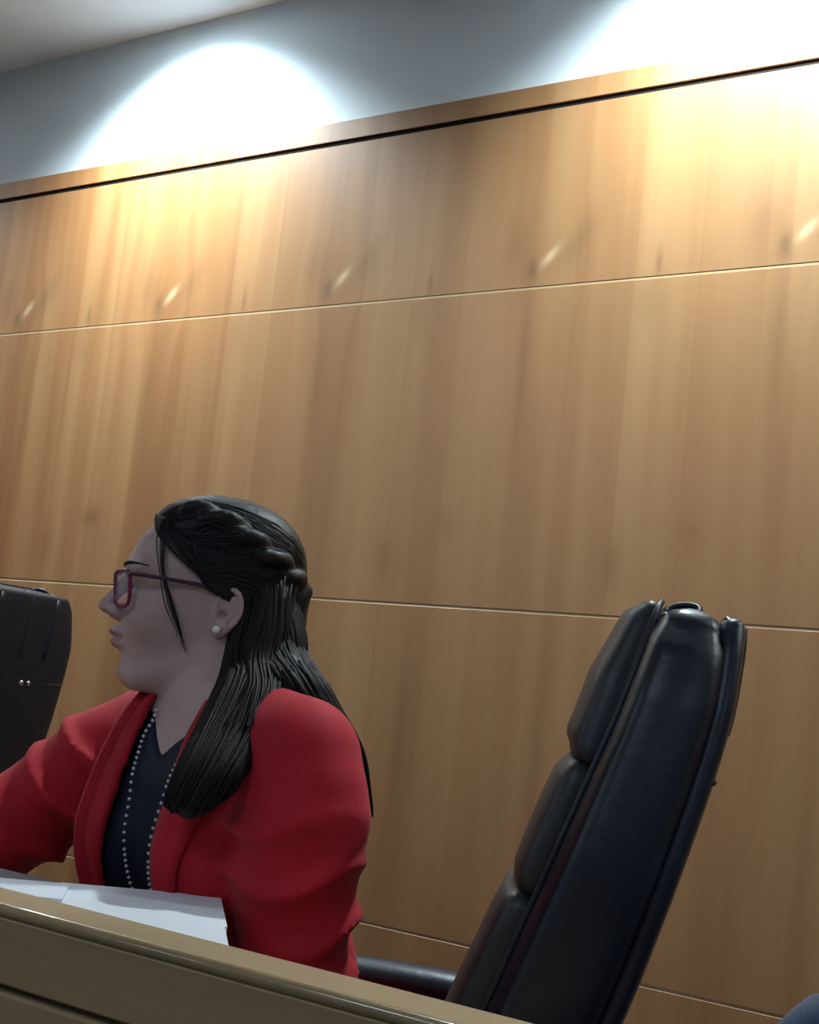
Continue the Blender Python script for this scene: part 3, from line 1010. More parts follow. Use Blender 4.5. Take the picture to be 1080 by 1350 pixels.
# collar round the back of the neck
cv, cf = [], []
nseg, nr = 28, 5
for i in range(nseg):
    a = math.radians(62 + (298 - 62) * i / (nseg - 1))
    for j in range(nr):
        t = j / (nr - 1)
        rad = 0.064 + 0.026 * t
        zc = 1.022 + 0.030 * math.sin(math.pi * (0.15 + 0.85 * t)) - 0.022 * t - 0.030 * max(0, math.cos(a)) 
        cv.append(NB + tf * (rad * math.cos(a) * 0.9 + 0.005) + tl * (rad * math.sin(a) * 1.05) + UP * (zc - NB[2]))
for i in range(nseg - 1):
    for j in range(nr - 1): cf.append((i * nr + j, (i + 1) * nr + j, (i + 1) * nr + j + 1, i * nr + j + 1))
o = link('collar', mesh_py('collar', cv, cf, True), M_jacket, jacket)
md = o.modifiers.new('thickness', 'SOLIDIFY'); md.thickness = 0.006; md.offset = 0

# ------------------------------------------------------------------ necklace, earrings, glasses
bm = bmesh.new()
def bead(bm, p, r):
    bmesh.ops.create_icosphere(bm, subdivisions=1, radius=r, matrix=Matrix.Translation(Vector(p)))
for side in (-1, 1):
    path = []
    for q in np.linspace(0, 1, 90):
        z = 1.00 - 0.27 * q
        s = side * np.interp(q, [0, 0.15, 0.4, 1.0], [0.045, 0.040, 0.030, 0.016]) + 0.004
        p = drape(BL_BVH, s, z, 0.0035)
        p2 = drape(BODY_BVH, s, z, 0.0035)
        if z > 0.93 and p2 is not None and (p is None or (p2 - p) @ tf > 0): p = p2
        if p is not None: path.append(p)
    path = np.array(path)
    for _ in range(3): path[1:-1] = 0.5 * path[1:-1] + 0.25 * (path[:-2] + path[2:])
    acc = 0; lastp = path[0]
    for p in path[1:]:
        acc += np.linalg.norm(p - lastp); lastp = p
        if acc > 0.0062:
            bead(bm, p + tf * 0.001, 0.0023); acc = 0
me = bpy.data.meshes.new('necklace'); bm.to_mesh(me); bm.free(); smooth(me)
neck = link('necklace', me, M_bead, person); neck['label'] = 'long pale beaded necklace'; neck['kind'] = 'stuff'
for E in EARS:
    bm = bmesh.new()
    bmesh.ops.create_icosphere(bm, subdivisions=2, radius=0.0046, matrix=Matrix.Translation(Vector(E.w(0.005, 0.0085, -0.0225))))
    me = bpy.data.meshes.new('earring'); bm.to_mesh(me); bm.free(); smooth(me)
    link('earring', me, M_pearl, person)['label'] = 'small pearl ear stud'

gl = bpy.data.objects.new('glasses', None); COL.objects.link(gl); gl.parent = person
gl['label'] = 'red and plum plastic framed glasses'
gl.empty_display_size = 0.03
def rim_pts(s, n=28, sc=1.0):
    out = []
    for k in range(n):
        t = 2 * math.pi * k / n
        cx, cz = math.cos(t), math.sin(t)
        e = 0.55
        lx = math.copysign(abs(cx) ** e, cx) * 0.0265 * sc; uz = math.copysign(abs(cz) ** e, cz) * 0.0215 * sc
        l = s * (0.0345) + lx
        out.append(HEAD.w(0.1300 - 0.38 * max(0, abs(l) - 0.012) + uz * 0.12, l, 0.0215 + uz))
    return out
for s in (-1, 1):
    P = rim_pts(s); P2 = P + [P[0], P[1]]
    v, f = tube_vf(P2, 0.0023, 6, cap=False)
    link('rim', mesh_py('rim', v, f, True), M_frame, gl)
    c = np.mean(P, 0)
    lv = [c] + rim_pts(s, 28, 0.97); lf = [(0, 1 + k, 1 + (k + 1) % 28) for k in range(28)]
    o = link('lens', mesh_py('lens', lv, lf, True), M_lens, gl)
    md = o.modifiers.new('thickness', 'SOLIDIFY'); md.thickness = 0.0012; md.offset = 0
    tp = spline([HEAD.w(0.1130, 0.061 * s, 0.0375), HEAD.w(0.109, 0.069 * s, 0.0385), HEAD.w(0.08, 0.0755 * s, 0.037), HEAD.w(0.03, 0.0775 * s, 0.034), HEAD.w(-0.005, 0.0775 * s, 0.031), HEAD.w(-0.028, 0.075 * s, 0.012)], 22)
    tube('temple_arm', tp, [0.0025] * 14 + [0.0022] * 8, M_temple, gl, 6)
tube('bridge', spline([HEAD.w(0.1305, -0.010, 0.029), HEAD.w(0.1325, 0, 0.032), HEAD.w(0.1305, 0.010, 0.029)], 9), 0.0022, M_frame, gl, 6)

# ------------------------------------------------------------------ hair
hx = HEAD.o
K = Field(axis([(-1.42, -0.86, 0.0032)]), axis([(0.98, 1.46, 0.0032)]), axis([(0.84, 1.29, 0.0032)]))
fn, lo, hi = head_fn(0.0125, 2.2); K.op(fn, lo, hi, pad=0.0)
UH = [-0.2, -0.03, 0.012, 0.030, 0.051, 0.085, 0.100, 0.110, 0.118, 0.2]
FH = [-0.030, -0.030, -0.020, 0.022, 0.036, 0.047, 0.066, 0.086, 0.13, 0.2]
K.op(lambda x, y, z: 0.011 * np.clip((HEAD.loc(x, y, z)[0] - 0.035) / 0.06, 0, 1), HEAD.o - 0.2, HEAD.o + 0.2, 0, 'disp', pad=0.0)
def hairline(x, y, z):
    a, b2, d = HEAD.loc(x, y, z)
    h = np.interp(d.ravel(), UH, FH).reshape(d.shape)
    return (a - h) * 0.8 * HEAD.s
K.op(hairline, HEAD.o - 0.2, HEAD.o + 0.2, 0.006, 'cut', pad=0.0)
K.op(lambda x, y, z: (HEAD.loc(x, y, z)[2] * -1 - 0.06) * HEAD.s, HEAD.o - 0.2, HEAD.o + 0.2, 0.01, 'cut', pad=0.0)
# volume at crown and back
for c, r in (((-0.030, 0, 0.070), (0.070, 0.066, 0.070)), ((-0.045, 0, 0.010), (0.056, 0.062, 0.075)), ((0.038, 0.012, 0.116), (0.046, 0.046, 0.024))):
    fn, lo, hi = ell(HEAD, c, r); K.op(fn, lo, hi, 0.02)
# hair over the neck, then lengths: behind the shoulder and forward over the chest
def tress(P, R, k=0.02): chain(K, P, R, k, 0.003)
nape = [HEAD.w(-0.055, 0, 0.0), HEAD.w(-0.060, 0.0, -0.06), HEAD.w(-0.058, 0.0, -0.12)]
for l in (-0.035, -0.015, 0.005):
    tress([p + HEAD.l * l for p in nape], [0.040, 0.032, 0.026], 0.03)
TRESS_A = spline([HEAD.w(-0.060, 0.036, 0.06), HEAD.w(-0.054, 0.056, 0.0), HEAD.w(-0.047, 0.070, -0.045), at(330, 897, 1.610), at(308, 945, 1.562), at(281, 1000, 1.500), at(256, 1048, 1.469), at(246, 1072, 1.464)], 16)
RA = np.interp(np.linspace(0, 1, 16), [0, 0.3, 0.5, 0.75, 0.92, 1], [0.028, 0.031, 0.032, 0.031, 0.025, 0.012])
tress(TRESS_A, RA * 0.55, 0.006)
TRESS_A2 = spline([HEAD.w(-0.058, 0.045, 0.02), HEAD.w(-0.056, 0.062, -0.04), at(352, 900, 1.612), at(324, 962, 1.543), at(294, 1016, 1.482), at(272, 1058, 1.466)], 12)
RA2 = np.interp(np.linspace(0, 1, 12), [0, 0.5, 0.9, 1], [0.030, 0.028, 0.022, 0.010])
tress(TRESS_A2, RA2 * 0.55, 0.006)
TRESS_B = spline([HEAD.w(-0.058, 0.022, 0.03), HEAD.w(-0.072, 0.050, -0.03), at(386, 890, 1.628), at(412, 930, 1.612), at(446, 978, 1.605), at(468, 1030, 1.61), at(480, 1072, 1.61)], 14)
RB = np.interp(np.linspace(0, 1, 14), [0, 0.4, 0.7, 1], [0.036, 0.034, 0.024, 0.006])
tress(TRESS_B, RB * 0.55, 0.006)
TRESS_D = spline([HEAD.w(-0.052, 0.044, 0.055), HEAD.w(-0.053, 0.058, 0.0), HEAD.w(-0.048, 0.074, -0.045), at(340, 905, 1.602), at(322, 955, 1.550)], 12)
RD = np.interp(np.linspace(0, 1, 12), [0, 0.3, 1], [0.026, 0.033, 0.034])
tress(TRESS_D, RD * 0.5, 0.006)
TRESS_E = spline([HEAD.w(-0.058, 0.022, 0.045), HEAD.w(-0.074, 0.048, -0.02), HEAD.w(-0.072, 0.060, -0.06), at(390, 915, 1.610)], 12)
tress(TRESS_E, RD * 0.5, 0.006)
TRESS_C = spline([HEAD.w(-0.055, -0.035, -0.05), TOR.w(-0.080, -0.03, 1.045), TOR.w(-0.128, 0.02, 0.99), TOR.w(-0.140, 0.03, 0.92), TOR.w(-0.145, 0.03, 0.87)], 10)
tress(TRESS_C, np.interp(np.linspace(0, 1, 10), [0, 0.6, 1], [0.034, 0.030, 0.008]))
# twisted lock from the parting to the back of the head, both sides, and the knot where they meet
def tw(pts, r):
    P = spline(pts, 26); n = len(P)
    for ph in (0, math.pi):
        out = []
        for i in range(n):
            a = ph + i * 0.62
            t = P[min(i + 1, n - 1)] - P[max(i - 1, 0)]; t /= np.linalg.norm(t)
            u = np.cross(t, UP); u /= np.linalg.norm(u); w = np.cross(u, t)
            out.append(P[i] + r * 0.55 * (math.cos(a) * u + math.sin(a) * w))
        chain(K, out, [r * 0.72] * n, 0.004, 0.003)
for s in (1, -1):
    tw([HEAD.w(0.052, 0.050 * s, 0.124), HEAD.w(0.010, 0.069 * s, 0.114), HEAD.w(-0.035, 0.071 * s, 0.088), HEAD.w(-0.076, 0.050 * s, 0.063), HEAD.w(-0.098, 0.014 * s, 0.046)], 0.0130)
fn, lo, hi = ell(HEAD, (-0.096, 0.004, 0.036), (0.016, 0.034, 0.025)); K.op(fn, lo, hi, 0.006)
# fine combed relief following the fall of the hair
def combed(x, y, z):
    a, b2, d = HEAD.loc(x, y, z)
    an = np.arctan2(a + 0.02, b2 + 0.0 * a)
    return 0.0007 * np.sin(an * 60 + 3 * np.sin(d * 30)) * np.clip((0.06 - d) / 0.05, 0, 1)
K.op(combed, (-2, 0.5, 0.8), (0, 2, 1.4), 0, 'disp')
V, Q = surface_nets(K); V = relax(V, Q, 1, 0.35)
hair = link('hair', np_mesh('hair', V, Q), M_hair, person)
hair['label'] = 'long dark brown hair with a twisted lock pinned at the back'
HAIR_BVH = BVHTree.FromPolygons(V.tolist(), Q.tolist())
# loose strands
rng = random.Random(8)
SV, SF = [], []
def strand(P, r0, n=4):
    m = len(P)
    R = [r0 * (0.6 + 0.4 * math.sin(math.pi * min(1, 0.25 + i / m))) * (1 - 0.75 * max(0, i / (m - 1) - 0.7) / 0.3) for i in range(m)]
    v, f = tube_vf(P, R, n, True, len(SV)); SV.extend(v); SF.extend(f)
def stick(p, lift):
    h = HAIR_BVH.find_nearest(Vector(p))
    return np.array(h[0]) + np.array(h[1]) * lift
for i in range(150):                                     # combed back from the hairline
    s = 1 if i % 3 else -1
    u0 = rng.uniform(0.035, 0.128)
    f0 = float(np.interp(u0, UH, FH)) - 0.006
    u1 = rng.uniform(0.02, 0.075) + (u0 - 0.08) * 0.4
    P = []
    for q in np.linspace(0, 1, 12):
        f = f0 + (-0.085 - f0) * q
        P.append(stick(HEAD.w(f, s * (0.085 * math.sin(math.pi * (0.62 - 0.5 * q)) if u0 < 0.105 else 0.055 * (1 - 0.5 * q) * rng.uniform(0.9, 1.0)), u0 + (u1 - u0) * q ** 1.3 + 0.012 * math.sin(3.1 * q)), 0.0006))
    strand(P, rng.uniform(0.0009, 0.0016))
o = link('hair_strands', mesh_py('hair_strands', SV, SF, True), M_hair, hair); o['kind'] = 'stuff'
SV, SF = [], []
for (TP, RR, cnt) in ((TRESS_A, RA, 340), (TRESS_A2, RA2, 260), (TRESS_B, RB, 260), (TRESS_D, RD, 300), (TRESS_E, RD, 300)):
    TP = np.array(TP); e1 = np.cross(camf, UP); e2 = -camf; m = len(TP)
    for i in range(cnt):
        a = rng.uniform(0, 6.28); rr = rng.uniform(0.60, 1.06) if i % 3 == 0 else rng.uniform(0.90, 1.06); end = rng.uniform(0.84, 1.04); tw2 = rng.uniform(-0.5, 0.5)
        P = []
        for q in np.linspace(rng.uniform(0, 0.05), min(1, end), 18):
            j = q * (m - 1); c = np.array([np.interp(j, np.arange(m), TP[:, k]) for k in range(3)]); R_ = float(np.interp(j, np.arange(m), RR)) * rr
            R_ += 0.004 * max(0, q - 0.85) / 0.15
            P.append(c + R_ * (math.cos(a + tw2 * q) * e1 + math.sin(a + tw2 * q) * e2))
        if end > 1: P.append(P[-1] + (P[-1] - P[-3]) * (end - 1) * 5)
        strand(P, rng.uniform(0.0016, 0.0032), 5)
o = link('hair_lengths', mesh_py('hair_lengths', SV, SF, True), M_hairtip, hair); o['kind'] = 'stuff'
# loose wisps beside the face
WV, WF = [], []
for j in range(6):
    jit = rng.uniform(-0.003, 0.003)
    P = spline([HEAD.w(0.078 + jit, 0.052, 0.112), HEAD.w(0.082 + jit * 2, 0.064, 0.085), HEAD.w(0.076 + jit, 0.075, 0.045), HEAD.w(0.062 + jit * 2, 0.0775, 0.005), HEAD.w(0.047 + jit, 0.0735, -0.024), HEAD.w(0.042 + jit * 3, 0.0700, -0.042 + jit * 3)], 20)
    v, f = tube_vf(P, [0.0008] * 12 + list(np.linspace(0.0008, 0.0002, 8)), 4, True, len(WV)); WV += list(v); WF += f
for j in range(22):
    q = j / 21
    P = spline([HEAD.w(0.092 - 0.03 * q, 0.045 + 0.008 * q, 0.116 - 0.008 * q), HEAD.w(0.088 - 0.035 * q, 0.063 + 0.006 * q, 0.092 - 0.004 * q), HEAD.w(0.062 - 0.035 * q, 0.0745, 0.066 - 0.006 * q + 0.004 * rng.random()), HEAD.w(0.030 - 0.02 * q, 0.079, 0.044)], 12)
    v, f = tube_vf(P, 0.0009, 4, True, len(WV)); WV += list(v); WF += f
o = link('hair_wisps', mesh_py('hair_wisps', WV, WF, True), M_hair, hair); o['kind'] = 'stuff'

# ------------------------------------------------------------------ chairs
def pillow_mesh(name, spine, width, thick, n=4.0, seg=40, ends=5):
    """sweep a superellipse (width across y, thickness along the spine normal) up a spine of (x, z) points, rounded ends"""
    S = np.array(spine, float); m = len(S)
    T = np.gradient(S, axis=0); T /= np.linalg.norm(T, axis=1)[:, None]
    N = np.stack([T[:, 1], -T[:, 0]], 1)              # points forward (+x) for an upward spine
    W = np.asarray(width, float) * np.ones(m); H2 = np.asarray(thick, float) * np.ones(m)
    rings = []
    def ring(c, nrm, w, h):
        out = []
        for k in range(seg):
            a = 2 * math.pi * k / seg
            ca, sa = math.cos(a), math.sin(a)
            yy = math.copysign(abs(ca) ** (2 / n), ca) * w / 2
            hh = math.copysign(abs(sa) ** (2 / n), sa) * h / 2
            out.append((c[0] + nrm[0] * hh, yy, c[1] + nrm[1] * hh))
        return out
    cap = min(H2[0], H2[-1]) * 0.35
    for i in range(ends):
        t = i / ends; q = math.sin(t * math.pi / 2); sc = math.sqrt(max(0.0, 1 - (1 - t) ** 2))
        rr = cap * (1 - sc)
        rings.append(ring(S[0] + T[0] * cap * (t), N[0], max(W[0] - 2 * rr, 0.01), max(H2[0] - 2 * rr, 0.004)))
    arc = np.concatenate([[0], np.cumsum(np.linalg.norm(np.diff(S, axis=0), axis=1))])
    for i in range(m):
        if arc[i] > cap * 1.05 and arc[i] < arc[-1] - cap * 1.05:
            rings.append(ring(S[i], N[i], W[i], H2[i]))
    for i in reversed(range(ends)):
        t = i / ends; sc = math.sqrt(max(0.0, 1 - (1 - t) ** 2)); rr = cap * (1 - sc)
        rings.append(ring(S[-1] - T[-1] * cap * t, N[-1], max(W[-1] - 2 * rr, 0.01), max(H2[-1] - 2 * rr, 0.004)))
    V = [p for r in rings for p in r]
    Fc = []
    for i in range(len(rings) - 1):
        for k in range(seg):
            Fc.append((i * seg + k, (i + 1) * seg + k, (i + 1) * seg + (k + 1) % seg, i * seg + (k + 1) % seg))
    Fc.append(tuple(range(seg)))
    Fc.append(tuple((len(rings) - 1) * seg + k for k in reversed(range(seg))))
    me = mesh_py(name, V, Fc, True)
    bm = bmesh.new(); bm.from_mesh(me); bmesh.ops.recalc_face_normals(bm, faces=bm.faces[:]); bm.to_mesh(me); bm.free()
    return me


# spine of the back (x forward, z up), origin of the chair on the floor under the seat centre
BACK = spline([(-0.175, 0.44), (-0.205, 0.54), (-0.252, 0.68), (-0.300, 0.82), (-0.344, 0.96), (-0.372, 1.06), (-0.388, 1.155)], 40)


def off(S, d):
    T = np.gradient(S, axis=0); T /= np.linalg.norm(T, axis=1)[:, None]
    N = np.stack([T[:, 1], -T[:, 0]], 1)
    return S + N * np.asarray(d)[..., None] if hasattr(d, '__len__') else S + N * d


def make_chair():
    c = empty('executive_chair', (0, 0, 0))
    t = np.linspace(0, 1, 40)
    Wd = np.interp(t, [0, 0.3, 0.6, 0.85, 1], [0.46, 0.52, 0.54, 0.50, 0.43])
    body = link('backrest', pillow_mesh('backrest', BACK, Wd, np.interp(t, [0, 0.5, 0.85, 1], [0.120, 0.118, 0.100, 0.078]), 5.0), M_leather, c)
    link('rear_shell', pillow_mesh('rear_shell', off(BACK[2:40], np.interp(t[2:40], [0, 0.5, 0.85, 1], [-0.054, -0.053, -0.044, -0.036])), Wd[2:40] * 0.95, 0.030, 5.0), M_leather, c)
    # three front cushions
    fo = np.interp(t, [0, 0.5, 0.85, 1], [0.060, 0.062, 0.056, 0.040])
    spans = [(27, 40, 'headrest_cushion', 0.070), (20.6, 27.2, 'middle_cushion', 0.062), (2, 20.8, 'lumbar_cushion', 0.070)]
    for a, b2, nm, th in spans:
        S0 = off(BACK, fo); qq = np.linspace(a, min(b2, 39), 24)
        S = np.stack([np.interp(qq, np.arange(40), S0[:, 0]), np.interp(qq, np.arange(40), S0[:, 1])], 1)
        ww = np.interp(np.linspace(a, b2, 24) / 39, t, Wd) * 0.80
        puff = th * (0.78 + 0.22 * np.sin(np.pi * np.linspace(0.10, 0.90, 24)) ** 0.7)
        if nm == 'headrest_cushion': puff = th * np.interp(np.linspace(0, 1, 24), [0, 0.12, 0.5, 0.85, 1], [0.70, 0.98, 1.0, 0.80, 0.5])
        link(nm, pillow_mesh(nm, S, ww, puff, 3.2), M_leather2, c)
    # piping around the front edge of the backrest
    Fs = off(BACK[1:39], np.interp(t[1:39], [0, 0.5, 0.85, 1], [0.056, 0.055, 0.046, 0.036]))
    pl = [(p[0], w / 2 - 0.010, p[1]) for p, w in zip(Fs, Wd[1:39])]
    topn = [(Fs[-1][0] - 0.004, y, Fs[-1][1] + 0.008) for y in np.linspace(pl[-1][1] - 0.02, -pl[-1][1] + 0.02, 8)]
    pr = [(p[0], -(w / 2 - 0.010), p[1]) for p, w in zip(Fs, Wd[1:39])][::-1]
    v, f = tube_vf(pl + topn + pr, 0.0032, 6)
    link('piping', mesh_py('piping', v, f, True), M_leather, body)
    # a curl of piping on each top corner
    for sy in (-1, 1):
        P = [(BACK[-1][0] + 0.014 + 0.017 * math.cos(q), sy * (0.186 + 0.010 * math.sin(q)), BACK[-1][1] - 0.004 - 0.008 * math.sin(q) - 0.003 * math.cos(q)) for q in np.linspace(0, 2 * math.pi, 19)]
        tube('piping_loop', P, 0.0034, M_leather, body, 6)
    # sewn seam with bright studs and soft folds across the rear of the headrest
    Rr = off(BACK, np.interp(t, [0, 0.5, 0.85, 1], [-0.070, -0.069, -0.060, -0.051]))
    p = Rr[29] + np.array([0.0052, 0.0]); w = Wd[29] * 0.95 / 2
    tube('rear_seam', [(p[0] + 0.004, w - 0.008, p[1])] + [(p[0], y, p[1]) for y in np.linspace(w - 0.02, -w + 0.02, 9)] + [(p[0] + 0.004, -w + 0.008, p[1])], 0.004, M_plastic, c, 8)
    for y in (-0.130, -0.110, 0.110, 0.130):
        bm = bmesh.new(); bmesh.ops.create_uvsphere(bm, u_segments=10, v_segments=6, radius=0.0055, matrix=Matrix.Translation((p[0] - 0.003, y, p[1])))
        me = bpy.data.meshes.new('seam_stud'); bm.to_mesh(me); bm.free(); smooth(me)
        link('seam_stud', me, M_chrome, c)
    for y, rr in ((-0.15, 0.010), (-0.08, 0.009), (0.0, 0.010), (0.08, 0.009), (0.15, 0.010)):
        P = [(Rr[k][0] + 0.0075, y * (1 + 0.01 * (k - 30)), Rr[k][1]) for k in range(31, 39)] + [(Rr[39][0] + 0.022, y * 1.08, Rr[39][1] + 0.004)]
        tube('leather_fold', P, [0.002] + [rr] * 7 + [0.004], M_leather, c, 8)
    # seat
    seatS = [(-0.20, 0.0), (-0.1, 0.0), (0.0, 0.002), (0.1, 0.004), (0.2, 0.0), (0.255, -0.012)]
    S = spline(seatS, 24)
    sm = pillow_mesh('seat', [(p[0], p[1]) for p in S], np.interp(np.linspace(0, 1, 24), [0, 0.3, 0.8, 1], [0.46, 0.52, 0.52, 0.46]), 0.115, 4.0)
    so = link('seat', sm, M_leather, c); so.location = (0, 0, 0.415)
    # arms: padded top on a looped black frame
    for s in (-1, 1):
        y = 0.285 * s
        P = spline([(-0.255, y, 0.66), (-0.16, y, 0.672), (-0.02, y, 0.676), (0.10, y, 0.668), (0.17, y, 0.645)], 20)
        ar = empty('armrest', (0, 0, 0)); ar.parent = c
        v, f = tube_vf(P, [0.018] + [0.025] * 18 + [0.018], 14)
        v = [np.array([p[0], y + (p[1] - y) * 1.25, p[2]]) for p in v]
        link('arm_pad', mesh_py('arm_pad', v, f, True), M_leather, ar)
        P = spline([(-0.20, y, 0.655), (-0.215, y * 0.99, 0.58), (-0.13, y * 0.97, 0.47), (-0.05, y * 0.88, 0.36)], 14)
        tube('arm_post', P, 0.016, M_plastic, ar, 10)
        P = spline([(0.14, y, 0.645), (0.15, y * 0.99, 0.56), (0.09, y * 0.97, 0.45), (0.04, y * 0.88, 0.36)], 14)
        tube('arm_post', P, 0.016, M_plastic, ar, 10)
    # mechanism, column, star base, castors
    box('tilt_mechanism', (-0.13, -0.26, 0.325), (0.12, 0.26, 0.357), M_plastic, c, 0.008)
    v, f = tube_vf([(0, 0, 0.075), (0, 0, 0.20), (0, 0, 0.201), (0, 0, 0.33)], [0.030, 0.030, 0.018, 0.018], 16)
    link('gas_column', mesh_py('gas_column', v, f, True), M_chrome, c)
    for k in range(5):
        a = math.radians(72 * k + 18); d = np.array([math.cos(a), math.sin(a), 0])
        v, f = tube_vf([d * 0.012 + UP * 0.105, d * 0.16 + UP * 0.09, d * 0.29 + UP * 0.072], [0.028, 0.022, 0.016], 8)
        leg = link('base_leg', mesh_py('base_leg', v, f, True), M_plastic, c)
        sd = np.array([-d[1], d[0], 0])
        ctr = d * 0.285 + UP * 0.0285
        v, f = tube_vf([ctr - sd * 0.022, ctr - sd * 0.006, ctr + sd * 0.006, ctr + sd * 0.022], [0.028, 0.028, 0.028, 0.028], 16)
        link('castor', mesh_py('castor', v, f, True), M_plastic, leg)
    return c


def copy_tree(o, parent=None):
    c = o.copy(); COL.objects.link(c); c.parent = parent
    for ch in list(o.children): copy_tree(ch, c)
    return c


ch1 = make_chair()
cf1 = heading(-9)
# place so that the top of the back lands on its pixel
top = at(908, 812, 1.60)
ch1.rotation_euler = (0, 0, math.atan2(cf1[1], cf1[0]))
ch1.location = (top[0] + 0.388 * cf1[0], top[1] + 0.388 * cf1[1], 0)
tag(ch1, 'black leather high-back executive chair reclined right behind the woman in red', 'chair', 'black executive chairs')
ch2 = copy_tree(ch1)
cf2 = heading(-22)
top = at(-26, 772, 2.45)
ch2.rotation_euler = (0, 0, math.atan2(cf2[1], cf2[0]))
ch2.location = (top[0] + 0.388 * cf2[0], top[1] + 0.388 * cf2[1], 0)
ch2['label'] = 'empty black leather executive chair in front of the woman, beyond her outstretched arm'

# low navy chair further along the bench
nv = empty('upholstered_chair', (0, 0, 0))
tag(nv, 'low dark navy upholstered chair with a rounded back, beside the tall black chair', 'chair')
NB2 = spline([(-0.16, 0.40), (-0.20, 0.55), (-0.235, 0.70), (-0.25, 0.85)], 30)
tt = np.linspace(0, 1, 30)
link('backrest', pillow_mesh('backrest', NB2, np.where(tt > 0.35, 0.46 * np.sqrt(np.clip(1 - ((tt - 0.35) / 0.66) ** 2, 0.02, 1)), 0.46), np.interp(tt, [0, 0.8, 1], [0.085, 0.085, 0.05]), 2.6), M_navy, nv)
so = link('seat', pillow_mesh('seat', spline([(-0.20, 0), (0, 0.004), (0.22, -0.01)], 20), 0.48, 0.10, 4.0), M_navy, nv); so.location = (0, 0, 0.42)
for sx, sy in ((-0.17, -0.19), (-0.17, 0.19), (0.18, -0.19), (0.18, 0.19)):
    tube('leg', [(sx, sy, 0.38), (sx * 1.15, sy * 1.08, 0.0)], [0.016, 0.012], M_plastic, nv, 10)
nf = np.array([0.80, -0.60, 0.0])
nt_ = at(1222, 1232, 1.25)
nv.rotation_euler = (0, 0, math.atan2(nf[1], nf[0]))
nv.location = (nt_[0] + 0.25 * nf[0], nt_[1] + 0.25 * nf[1], 0)

# ------------------------------------------------------------------ papers and binders on the bench
def binder(name, c, rz, sx, sy, z0, z1, label):
    e = empty(name, (c[0], c[1], z0), rz)
    tag(e, label, 'binder')
    h = z1 - z0
    box('cover', (-sx / 2, -sy / 2, 0.0), (sx / 2, sy / 2, 0.003), M_binder, e, 0.001, 1)
    box('cover', (-sx / 2, -sy / 2, h - 0.003), (sx / 2, sy / 2, h), M_binder, e, 0.001, 1)
    box('spine', (-sx / 2, sy / 2 - 0.004, 0.0031), (sx / 2, sy / 2, h - 0.0031), M_binder, e, 0.001, 1)
    box('page_block', (-sx / 2 + 0.006, -sy / 2 + 0.008, 0.0032), (sx / 2 - 0.006, sy / 2 - 0.0045, h - 0.0032), M_paper, e, 0.002, 2)
    return e


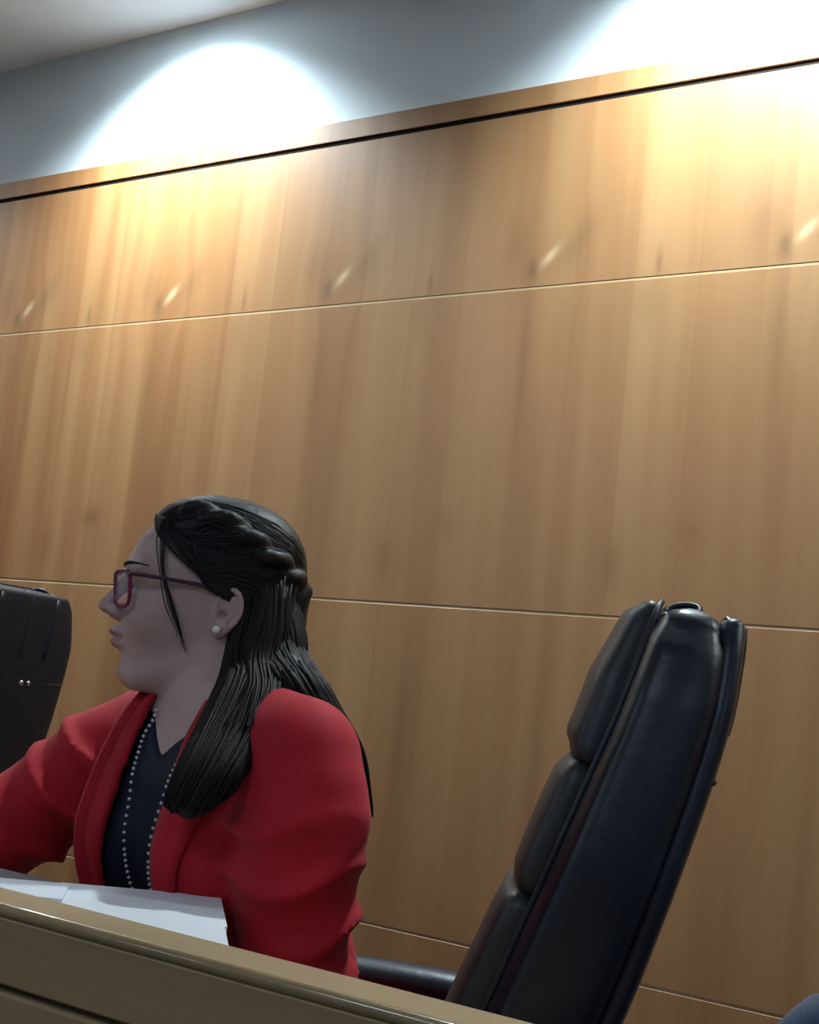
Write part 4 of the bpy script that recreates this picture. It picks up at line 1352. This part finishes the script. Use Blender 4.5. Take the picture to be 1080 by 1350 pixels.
def sheets(name, corners, z, th, label, curl=0.0, bow=0.0):
    """a thin block of sheets from four plan corners (far-left, far-right, near-right, near-left)"""
    c = [np.array(p[:2], float) for p in corners]
    o0 = sum(c) / 4
    n = 10
    V, Fc = [], []
    for zt in (1, 0):
        for i in range(n + 1):
            for j in range(n + 1):
                u, v = i / n, j / n
                p = (c[0] * (1 - u) + c[1] * u) * (1 - v) + (c[3] * (1 - u) + c[2] * u) * v - o0
                V.append((p[0], p[1], zt * th + curl * (max(0, u - 0.5) * 2) ** 2 + bow * (1 - v) ** 2))
    N1 = (n + 1) ** 2
    for i in range(n):
        for j in range(n):
            a = i * (n + 1) + j; b2 = a + n + 1
            Fc.append((a, a + 1, b2 + 1, b2)); Fc.append((N1 + a, N1 + b2, N1 + b2 + 1, N1 + a + 1))
    rim = [i * (n + 1) for i in range(n + 1)] + [n * (n + 1) + j for j in range(1, n + 1)] + [i * (n + 1) + n for i in range(n - 1, -1, -1)] + [j for j in range(n - 1, 0, -1)]
    for k in range(len(rim)):
        a, b2 = rim[k], rim[(k + 1) % len(rim)]
        Fc.append((a, b2, N1 + b2, N1 + a))
    o = link(name, mesh_py(name, V, Fc), M_paper)
    bm = bmesh.new(); bm.from_mesh(o.data); bmesh.ops.recalc_face_normals(bm, faces=bm.faces[:]); bm.to_mesh(o.data); bm.free()
    o.location = (o0[0], o0[1], z)
    tag(o, label, 'papers', 'loose papers on the bench')
    return o


def quad(p0, p1, w, l):
    """A4-like quad: p0 far-left and p1 far-right give a direction; extends to the viewer's side"""
    a, b2 = np.array(p0[:2]), np.array(p1[:2])
    d = (b2 - a) / np.linalg.norm(b2 - a); n = np.array([d[1], -d[0]])
    return [b2 - d * w, b2, b2 + n * l, b2 - d * w + n * l]


Z1, Z2, Z3 = 0.8188, 0.8095, 0.8155
def a4(fr, far_dir, w, l):
    d = np.array(far_dir[:2], float); d /= np.linalg.norm(d); n = np.array([d[1], -d[0]]); b2 = np.array(fr[:2])
    return [b2 - d * w, b2, b2 + n * l, b2 - d * w + n * l]


Z1, Z2, Z3 = 0.8128, 0.8165, 0.8155
ed = on_z(296, 1245, Z1) - on_z(291, 1181, Z1)
d1 = on_z(291, 1181, Z1) - on_z(88, 1166, Z1)
perp = np.array([-ed[1], ed[0], 0]); d1 = 0.25 * d1 / np.linalg.norm(d1) + perp / np.linalg.norm(perp)
qa = a4(on_z(291, 1181, Z1), d1, 0.165, 0.185)
qb = a4(on_z(296, 1220, Z2), d1, 0.115, 0.125)
qc = a4(on_z(92, 1165, Z3), d1, 0.150, 0.100)
binder('ring_binder', (-0.985, 0.985), math.atan2(d1[1], d1[0]), 0.150, 0.165, DESK_Z, 0.806, 'thick dark blue ring binder under the papers, next to the red sleeve at the elbow')
binder('ring_binder', (-1.225, 0.960), 0.0, 0.185, 0.185, DESK_Z, 0.812, 'dark blue ring binder below the outstretched red sleeve')
sheets('paper_stack', qa, 0.8065, 0.006, 'larger white stack of papers on the binder next to the red sleeve')
sheets('paper_stack', qb, 0.8130, 0.0035, 'smaller white sheets lying on top of the larger paper stack')
sheets('paper_stack', qc, 0.8125, 0.003, 'white papers lying on the binder below the outstretched sleeve')
